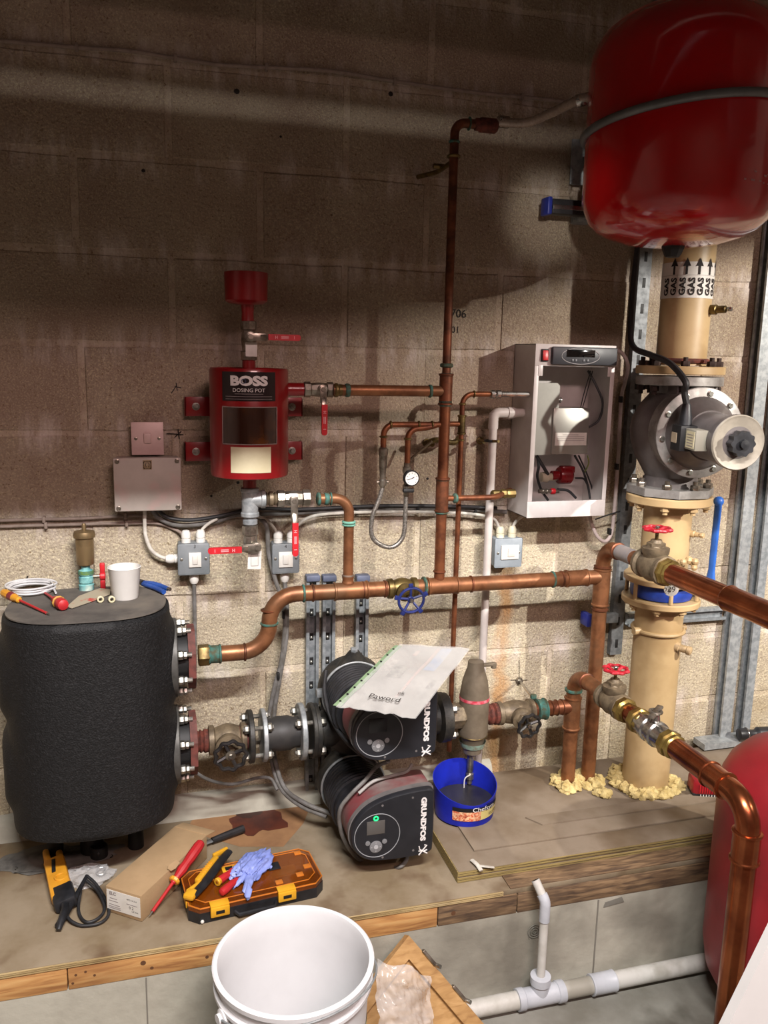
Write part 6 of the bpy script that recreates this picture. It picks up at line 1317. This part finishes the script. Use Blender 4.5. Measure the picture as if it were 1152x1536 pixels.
t = thing('red_clip', 'small red clamp hanging from under the black vessel above the yellow tester', 'clip', G(88, 1290, .02)); mk('jaw', MB().tube([G(88, 1296, .018), G(88, 1278, .025)], .006, 8).box(G(88, 1275, .03), (.022, .012, .008), .002), redins, t)
# ------------------------------------------------------------------ amber tool case
A0, A1, A2, A3 = G(285, 1390), G(492, 1342), G(478, 1262), G(345, 1276)
exc = (A1-A0); Lc = exc.length*.98; exc.normalize(); eyc = Z_.cross(exc); ang_ = 0
oc = Vec((A0.x, A0.y, .3005)); Wc = .155
tc = thing('tool_case', 'black tool case with transparent amber lid and yellow latches on the ledge', 'case', oc)
def cp_(u, v, w_): return oc+exc*u+eyc*v+Z_*w_
ch = .022
def octo(i, L=Lc, W=Wc, c=ch): return [(i+c, i), (L-i-c, i), (L-i, i+c), (L-i, W-i-c), (L-i-c, W-i), (i+c, W-i), (i, W-i-c), (i, i+c)]
mk('base', MB().prism(octo(0), oc, exc, eyc, .026), blackp, tc)
amber = M('amber_plastic', '8a450c', '7a3c0a', 10, .1, trans=.0, alpha=.5, coat=1)
mk('lid', MB().prism(octo(.001), cp_(0, 0, .026), exc, eyc, .012).prism(octo(.014), cp_(0, 0, .038), exc, eyc, .003), amber, tc, label='transparent amber lid')
mk('lid_rim', MB().tube([cp_(u, v, .037) for u, v in octo(.002)+[octo(.002)[0]]], .002, 6).tube([cp_(u, v, .0415) for u, v in octo(.016)+[octo(.016)[0]]], .0012, 6), M('amber_edge', 'c9762a', 'b56820', 10, .2, coat=1), tc)
for u, nm in ((.21, 0), (.70, 0)):
    lt = mk('latch', MB().box(cp_(Lc*u, -.005, .027), (.044, .010, .024), .002, ex=exc).box(cp_(Lc*u, .004, .0405), (.044, .022, .004), .0015, ex=exc), yel, tc, label='yellow latch')
    mk('latch_slot', MB().box(cp_(Lc*u, -.0105, .027), (.020, .001, .008), .0003, ex=exc), black, lt)
mk('corner_clip', MB().box(cp_(.003, .055, .030), (.012, .035, .018), .002, ex=exc), yel, tc)
mk('hinge', MB().box(cp_(Lc*.5, Wc+.001, .03), (.05, .008, .014), .002, ex=exc), blackp, tc)
mk('handle', MB().tube([cp_(Lc*.32, -.002, .014), cp_(Lc*.34, -.014, .012), cp_(Lc*.60, -.014, .012), cp_(Lc*.62, -.002, .014)], .005, 8), blackp, tc)
mk('rivet', MB().sphere(cp_(.028, -.001, .006), .0045, 10), white, tc)
for i, (u, v, l, w_, m_) in enumerate(((.32, .62, .05, .05, blackp), (.40, .30, .09, .02, maroon), (.72, .55, .08, .03, yel), (.75, .25, .10, .018, M('bit_rail', '5b3a1c')), (.55, .30, .05, .03, redins), (.50, .75, .04, .02, yel), (.86, .72, .03, .02, black), (.15, .4, .03, .07, M('bit_rail', '5b3a1c')))):
    mk('bit_holder', MB().box(cp_(Lc*u, Wc*v, .030), (l, w_, .010), .002, ex=exc), m_, tc)
for u, v in ((.90, .85), (.92, .45), (.84, .28), (.2, .65), (.6, .86), (.67, .2)): mk('lid_boss', MB().box(cp_(Lc*u, Wc*v, .041), (.018, .016, .004), .0015, ex=exc), MATS['amber_edge'], tc)
bdg = mk('badge', MB().box(cp_(Lc*.38, Wc*.80, .0425), (.05, .022, .002), .0008, ex=exc), yel, tc); mk('badge_patch', MB().box(cp_(Lc*.38-.008, Wc*.80, .0437), (.018, .014, .0006), ex=exc), black, bdg)
mk('badge', MB().box(cp_(Lc*.68, Wc*.62, .0425), (.03, .03, .002), .0008, ex=exc), blackp, tc)
def CT(x, y, h=.043): return VZ(x, y, .3005+h)
# utility knife on the case
a, b = CT(284, 1343, .052), CT(337, 1276, .052); d = (b-a).normalized(); s_ = Z_.cross(d)
kf = thing('utility_knife', 'yellow and black utility knife lying on the left of the amber case', 'knife', a)
Lk = (b-a).length
mk('black_body', MB().tube(smooth([a-s_*.010, a+d*Lk*.3-s_*.012, a+d*Lk*.7-s_*.010, b-s_*.012], 6), lambda u: .010+.003*math.sin(3.1*u), 12, flat=.6), blackp, kf)
mk('yellow_spine', MB().box(a+d*Lk*.52+s_*.004+Z_*.003, (Lk*.55, .015, .014), .004, ex=d).box(a+d*Lk*.02+s_*-.002, (.032, .028, .014), .006, ex=d).box(a+d*Lk*.93+s_*.006+Z_*.002, (.045, .009, .012), .003, ex=d-s_*.5).box(a+d*Lk*.17+s_*.003, (.05, .009, .012), .003, ex=d-s_*.3), yel, kf)
for i in range(6): mk('grip_rib', MB().box(a+d*Lk*(.40+.045*i)+s_*.004+Z_*.0105, (.002, .013, .002), .0005, ex=d), yor, kf)
# screwdriver handles and the glove
screwdriver('red screwdriver with a yellow butt lying under the blue glove', CT(325, 1324, .052), CT(372, 1290, .052), .075, .0095, redins, redins, bands=(.0, .12, yel))
screwdriver('red round-butt screwdriver sticking out below the blue glove', CT(331, 1340, .052), CT(372, 1305, .056), .06, .010, redins, redins)
gl = M('blue_nitrile', '8a98d6', '7484c6', 20, .45, bump=.002, bscale=70)
def glove():
    mb = MB(); c_ = CT(378, 1301, .050); a, b = CT(403, 1272, .05), CT(352, 1325, .05); d = (b-a).normalized(); s_ = d.cross(Z_)
    nu, nv = 60, 26; vs = []
    for j in range(nv+1):
        ph = -.25+(math.pi/2+.25)*j/nv
        for i in range(nu):
            t_ = 2*math.pi*i/nu; p = Vec((math.cos(t_)*math.cos(ph), math.sin(t_)*math.cos(ph), math.sin(ph)))
            f_ = 1+.20*noise.noise(p*1.6)+.26*noise.noise(Vec((p.x*2.2, p.y*6, p.z*5)))+.06*noise.noise(Vec((p.x*5, p.y*16, p.z*8)))
            vs.append(c_+d*p.x*.064*f_+s_*p.y*.036*f_+Z_*(p.z*.024*f_))
    mb.add(vs, [(j*nu+i, j*nu+(i+1) % nu, (j+1)*nu+(i+1) % nu, (j+1)*nu+i) for j in range(nv) for i in range(nu)])
    for k, (px, py, ln) in enumerate(((349, 1331, 1), (366, 1339, 1), (372, 1346, 1), (345, 1318, .8), (408, 1300, .8))):
        e = CT(px, py, .046); st = c_+(e-c_)*.35+Z_*.005; mid = st+(e-st)*.5+Z_*.006+s_*.004*(k-2)
        o = len(mb.v); mb.tube(smooth([st, mid, e], 8), lambda u: .0105-.0045*u, 12, flat=.65)
        for i in range(o, len(mb.v)): mb.v[i] += Vec((1, 1, 1))*0.005*noise.noise(mb.v[i]*90)
    return mb
single('nitrile_glove', glove(), gl, 'crumpled blue disposable glove lying on the amber tool case', 'glove', smooth=50)
a, b = G(318, 1268, .014), G(365, 1250, .014)
ms = thing('dark_chisel', 'dark grey bar with a tapered end lying behind the tool case', 'tool', a); mk('bar', MB().tube([a, a+(b-a)*.35, b], lambda u: .008+.003*u, 10), M('dark_steel', '3c3b3d'), ms); mk('blade', MB().box(a-(b-a)*.22, ((b-a).length*.45, .014, .004), .001, ex=(b-a)), galv, ms)
# ------------------------------------------------------------------ floor things
bc = Vec((.405, -.80, 0)); RB = .155
bk = thing('white_bucket', 'large empty white plastic bucket standing on the floor in front of the ledge', 'bucket', bc)
zr = .420
bm_ = M('bucket_plastic', 'd9d9da', 'd2d2d3', 6, .42, trans=0)
mk('bucket_wall', MB().lathe(bc, Z_, [(.128, 0), (.134, .004), (.150, zr-.05), (.158, zr-.045), (.158, zr-.038), (.151, zr-.036), (.151, zr-.014), (.159, zr-.012), (.160, zr-.002), (.157, zr), (.150, zr-.001), (.147, zr-.01), (.1455, zr-.05), (.132, .012), (.125, .006), (0, .006)], 72, cap=False), bm_, bk)
mk('base_ring', MB().ring(bc+Z_*.0065, Z_, .10, .0015, 48, 6), bm_, bk)
for sx_ in (1, -1):
    hg = bc+Vec((sx_*.153*.92, sx_*.153*.38, zr-.055)); dh = Vec((sx_*.92, sx_*.38, 0)); mk('handle_lug', MB().lathe(hg, dh, [(.016, 0), (.016, .008), (.010, .010), (.010, .016)], 20), bm_, bk)
mk('handle_wire', MB().tube(smooth([bc+Vec((.165*math.cos(a)*1.0, .165*math.sin(a), zr-.055-.05*math.sin((a-R_(22))*1.0))) for a in [R_(22)-math.pi*i/12 for i in range(13)]], 4), .0022, 8), galv_l, bk)
mk('side_label', wrap(bc, .1475, 1.05, 2.0, .10, .29), M('yellow_green_label', 'b8ab5e', 'c9c48c', 14, .5), bk, label='yellowish printed side label')
single('black_screw', MB().tube([bc+Vec((.062, .045, .010)), bc+Vec((.068, .055, .034))], .0035, 10).ccyl(bc+Vec((.068, .055, .034)), bc+Vec((.070, .058, .038)), .005, .001), black, 'small black plug lying in the bottom of the white bucket', 'screw')
for x, y, r in ((512, 1405, 2.2), (514, 1388, 1.8), (511, 1407, 1.2)):
    pass
mk('stain', MB().add([Vec((bc.x+.1463*math.sin(a), bc.y-.1463*math.cos(a), z)) for a, z in ((2.45, zr-.03), (2.40, zr-.03), (2.40, zr-.045), (2.45, zr-.05))], [(0, 1, 2, 3)]), M('bucket_stain', 'b9a878'), bk)
# hinged wooden board leaning against the ledge
q0, q1 = V(612, 1402, -.60), V(718, 1530, -.60)
tw = thing('cupboard_door', 'pale framed wooden door panel with steel hinges leaning behind the bucket', 'door panel', (.8, -.62, 0))
top = VZ(612, 1402, .225); edge = VZ(722, 1534, .0); 
# board corners: top corner leans on the plinth, right edge runs down to the floor toward the viewer
pT = V(612, 1403, -.575); pR = V(735, 1548, -.67)
dR = (pR-pT); LR = dR.length; dR.normalize()
pLft = V(545, 1432, -.60)
dL = (pLft-pT); dL = (dL-dR*dL.dot(dR)).normalized(); nB = dR.cross(dL).normalized()
if nB.y > 0: nB = -nB
wdm = woodgrain('oak_door', 'bb9564', 'ab8555', '957046', (3, 12, 12), .45)
WL = .24
mk('panel', MB().prism([(.0, .0), (LR, 0), (LR, WL), (0, WL)], pT-nB*.018, dR, dL, -.010 if dR.cross(dL).dot(nB) < 0 else .010), wdm, tw)
def fbar(u0, v0, u1, v1): return MB().prism([(u0, v0), (u1, v0), (u1, v1), (u0, v1)], pT-nB*.008, dR, dL, -.014 if dR.cross(dL).dot(nB) < 0 else .014)
mk('frame_rail', fbar(0, 0, LR, .035), wdm, tw); mk('frame_rail', fbar(0, .035, .035, WL), wdm, tw)
for u in (.05, .16):
    mk('hinge', MB().box(pT+dR*(.02+u)-dL*.002+nB*.006, (.045, .008, .014), .002, ex=dR, ez=nB), nickel, tw)
    mk('hinge_pin', MB().cyl(pT+dR*(.045+u)-dL*.004+nB*.006, pT+dR*(.052+u)-dL*.006+nB*.018, .005, n=10), chrome, tw)
def bagsheet():
    mb = MB(); nu, nv = 30, 30; vs = []
    P = lambda x, y, Y: V(x, y, Y)
    A, B, Cc, D = P(562, 1436, -.66), P(640, 1462, -.64), P(560, 1560, -.74), P(648, 1560, -.72)
    for i in range(nu+1):
        for j in range(nv+1):
            u, v = i/nu, j/nv; p = A*(1-u)*(1-v)+B*u*(1-v)+Cc*(1-u)*v+D*u*v
            p = p+nB*(.016+.018*math.sin(3.14*u)+.020*noise.noise(Vec((u*3.2+v*1.5, v*3.4, 2)))+.012*abs(noise.noise(Vec((u*8-v*4, v*8, 5))))+.006*noise.noise(Vec((u*18, v*14, 5)))) + Z_*(.012*noise.noise(Vec((u*3, 0, 9)))*(1-v))+X_*.008*noise.noise(Vec((v*5, u, 3)))
            vs.append(p)
    mb.add(vs, [(i*(nv+1)+j, (i+1)*(nv+1)+j, (i+1)*(nv+1)+j+1, i*(nv+1)+j+1) for i in range(nu) for j in range(nv)]); return mb
single('polythene_bag', bagsheet(), M('clear_polythene_big', 'd3d2d0', 'e6e5e3', 18, .14, alpha=.4, bump=.003, bscale=35), 'crumpled clear plastic bag hanging between the bucket and the wooden door', 'bag', smooth=60)
# drain pipes
dp = M('drain_white', 'c2c0ba', 'aba89f', 12, .45, c3='8f8b80', s3=6)
zd_ = .056; yD = -.605
d0, d1 = V(690, 1520, yD), V(1060, 1440, yD)
zd_ = (d0.z+d1.z)/2
dr = thing('drain_pipe', 'fat white plastic drain pipe lying along the foot of the concrete plinth', 'pipe', (.9, yD, zd_-.021))
xj = V(805, 1490, yD).x
mk('pipe', MB().cyl((.62, yD, zd_), (1.70, yD, zd_), .0215, n=28), dp, dr)
mk('tee', MB().lathe((V(775, 1497, yD).x, yD, zd_), X_, [(.022, 0), (.0265, .001), (.0265, .018), (.024, .02), (.024, V(845, 1480, yD).x-V(775, 1497, yD).x-.02), (.0265, V(845, 1480, yD).x-V(775, 1497, yD).x-.018), (.0265, V(845, 1480, yD).x-V(775, 1497, yD).x), (.022, V(845, 1480, yD).x-V(775, 1497, yD).x+.001)], 28).lathe((xj+.008, yD, zd_+.005), Z_, [(.022, 0), (.022, .03), (.0255, .032), (.0255, .052), (.018, .053)], 28), M('drain_fitting', 'b9bcc2', 'a9acb2', 14, .4), dr, label='pale grey tee fitting')
mk('coupler', sleeve((V(886, 1472, yD).x, yD, zd_), (V(922, 1462, yD).x, yD, zd_), .0215, .004, .001), MATS['drain_fitting'], dr)
zj = V(815, 1465, yD).z
st2 = thing('waste_spur', 'thin white plastic pipe rising from the drain tee and bending back to the ledge', 'pipe', (xj+.008, yD, zd_+.05))
q1 = V(822, 1375, yD); xq_ = xj+.008
mk('pipe', MB().cyl((xq_, yD, zd_+.045), (xq_, yD, V(822, 1372, yD).z), .0108, n=20), dp, st2)
q2 = V(820, 1352, yD); q2 = Vec((xq_, yD, V(822, 1352, yD).z)); q3 = V(803, 1320, -.575)
mk('elbow', pipe([(xq_, yD, V(822, 1380, yD).z), q2, q2+(q3-q2)*.35], .0132, .02), MATS['drain_fitting'], st2)
mk('slanted_pipe', MB().tube([q2+(q3-q2)*.2, q3], .0108, 18), dp, st2); mk('open_end', MB().lathe(q3, q3-q2, [(.009, 0.0002), (.0, .0003)], 16), ink, st2)
# white sheet at the lower right corner
pA, pB = V(1152, 1418, -1.22), V(1090, 1545, -1.22)
dE = (pA-pB).normalized(); 
wpn = thing('white_casing_panel', 'plain white sheet metal panel leaning in at the bottom right corner', 'panel', (pB.x, -1.22, 0))
sl_ = dE.z and (pB.z/dE.z); pF = pB-dE*((pB.z-.002)/dE.z)
exq = Vec((1, -.08, 0)).normalized()
pts3 = [pF, pF+exq*.5, pA+dE*.05+exq*.35, pA+dE*.05]
nq = (pts3[1]-pts3[0]).cross(pts3[3]-pts3[0]).normalized()
mb = MB(); mb.add(pts3+[p-nq*.02 for p in pts3], [(0, 1, 2, 3), (7, 6, 5, 4), (0, 4, 5, 1), (1, 5, 6, 2), (2, 6, 7, 3), (3, 7, 4, 0)])
mk('sheet', mb, M('white_casing', 'd6d4d2', 'cfcdcb', 4, .4), wpn)
# red plastic tool and black torch behind on the right
p = VZ(1052, 1196, .338); rt3 = thing('red_battery_tool', 'dark red ribbed plastic tool battery lying on the board beside the floor vessel', 'tool', p)
p = p+Vec((.03, .02, 0))
mk('case', MB().box(p+Z_*.030, (.10, .06, .052), .012, ex=(1, -.35, 0)), M('dark_red_plastic', '8f1a22', '741219', 30, .35), rt3)
mk('black_base', MB().box(p+Z_*.006, (.095, .056, .010), .004, ex=(1, -.35, 0)), blackp, rt3)
exr = Vec((1, -.35, 0)).normalized(); fr_ = Vec((-.35, -1, 0)).normalized()
for i in range(9): mk('rib', MB().box(p+exr*(-.028+.007*i)+fr_*.0305+Z_*.026, (.0025, .003, .026), .0008, ex=exr), redhandle, rt3)
for i in range(7): mk('base_slot', MB().box(p+exr*(-.024+.008*i)+fr_*.0285+Z_*.005, (.002, .001, .007), ex=exr), white, rt3)
a, b = V(1108, 1088, -.09), V(1165, 1076, -.11)
tt = thing('hand_torch', 'black and grey torch lying on the wall-foot channel at the right frame edge', 'torch', a)
a.z = b.z = .345+.02+.024
mk('barrel', MB().lathe(a, (b-a), [(.012, 0), (.019, .004), (.020, .03), (.014, .04), (.014, .06), (.022, .07), (.023, .16), (.018, .17)], 20), blackp, tt); mk('head_ring', MB().ring(a+(b-a).normalized()*.03, b-a, .020, .002, 24, 8), chrome, tt)
# ------------------------------------------------------------------ unseen ducts and bars, shaped to throw the shadows on the wall
blockerm = M('blocker_galv', '8a8c8d', '7c7e80', 10, .5, .5)
def duct(label, x0, x1, y, z, h, d, sl=0, nm='shade_duct'):
    a, b = Vec((x0, y, z)), Vec((x1, y+sl, z)); return single(nm, MB().box((a+b)/2, ((b-a).length, d, h), .01, ex=(b-a)), blockerm, label, 'duct')

single('shade_duct', MB().box((-.3, -1.30, 2.386), (3.6, .10, .412), .006), blockerm, 'unseen flat overhead duct shaped to shade the upper wall', 'duct')
single('shade_duct', MB().box((.2, -1.30, 2.892), (4.6, .10, .540), .006), blockerm, 'unseen deep duct above the flat one, leaving a slit for the light streak', 'duct')
def bar(name, label, P0, w0, w1, lo, hi, t0=.7, cat='shade bar'):
    """an unseen bar added across the light of the right-hand lamp: w0, w1 are the wall points its lower edge shades"""
    P0 = Vec(P0); a = Vec(w0)+(P0-Vec(w0))*t0; b = Vec(w1)+(P0-Vec(w1))*t0; ax = (b-a); L = ax.length; ax.normalize()
    up = (Z_-ax*Z_.dot(ax)).normalized(); n_ = ax.cross(up)
    return single(name, MB().box((a+b)/2+up*(lo+hi)/2, (L, .012, hi-lo), .002, ex=ax, ez=up), blockerm, label, cat)
LR_ = (2.9, -2.3, 2.3)
bar('shade_bar', 'unseen shallow bar shading the wall from the right lamp', LR_, (-1.2, 0, 1.28), (2.2, 0, 1.98), 0, .075)
bar('shade_bar', 'unseen deep bar above the shallow one, leaving a slit of light', LR_, (-1.2, 0, 1.28), (2.2, 0, 1.98), .105, .45)
bar('shade_bar', 'unseen plate closing the light slit at the left', LR_, (-1.2, 0, 1.28), (.95, 0, 1.723), .07, .11)
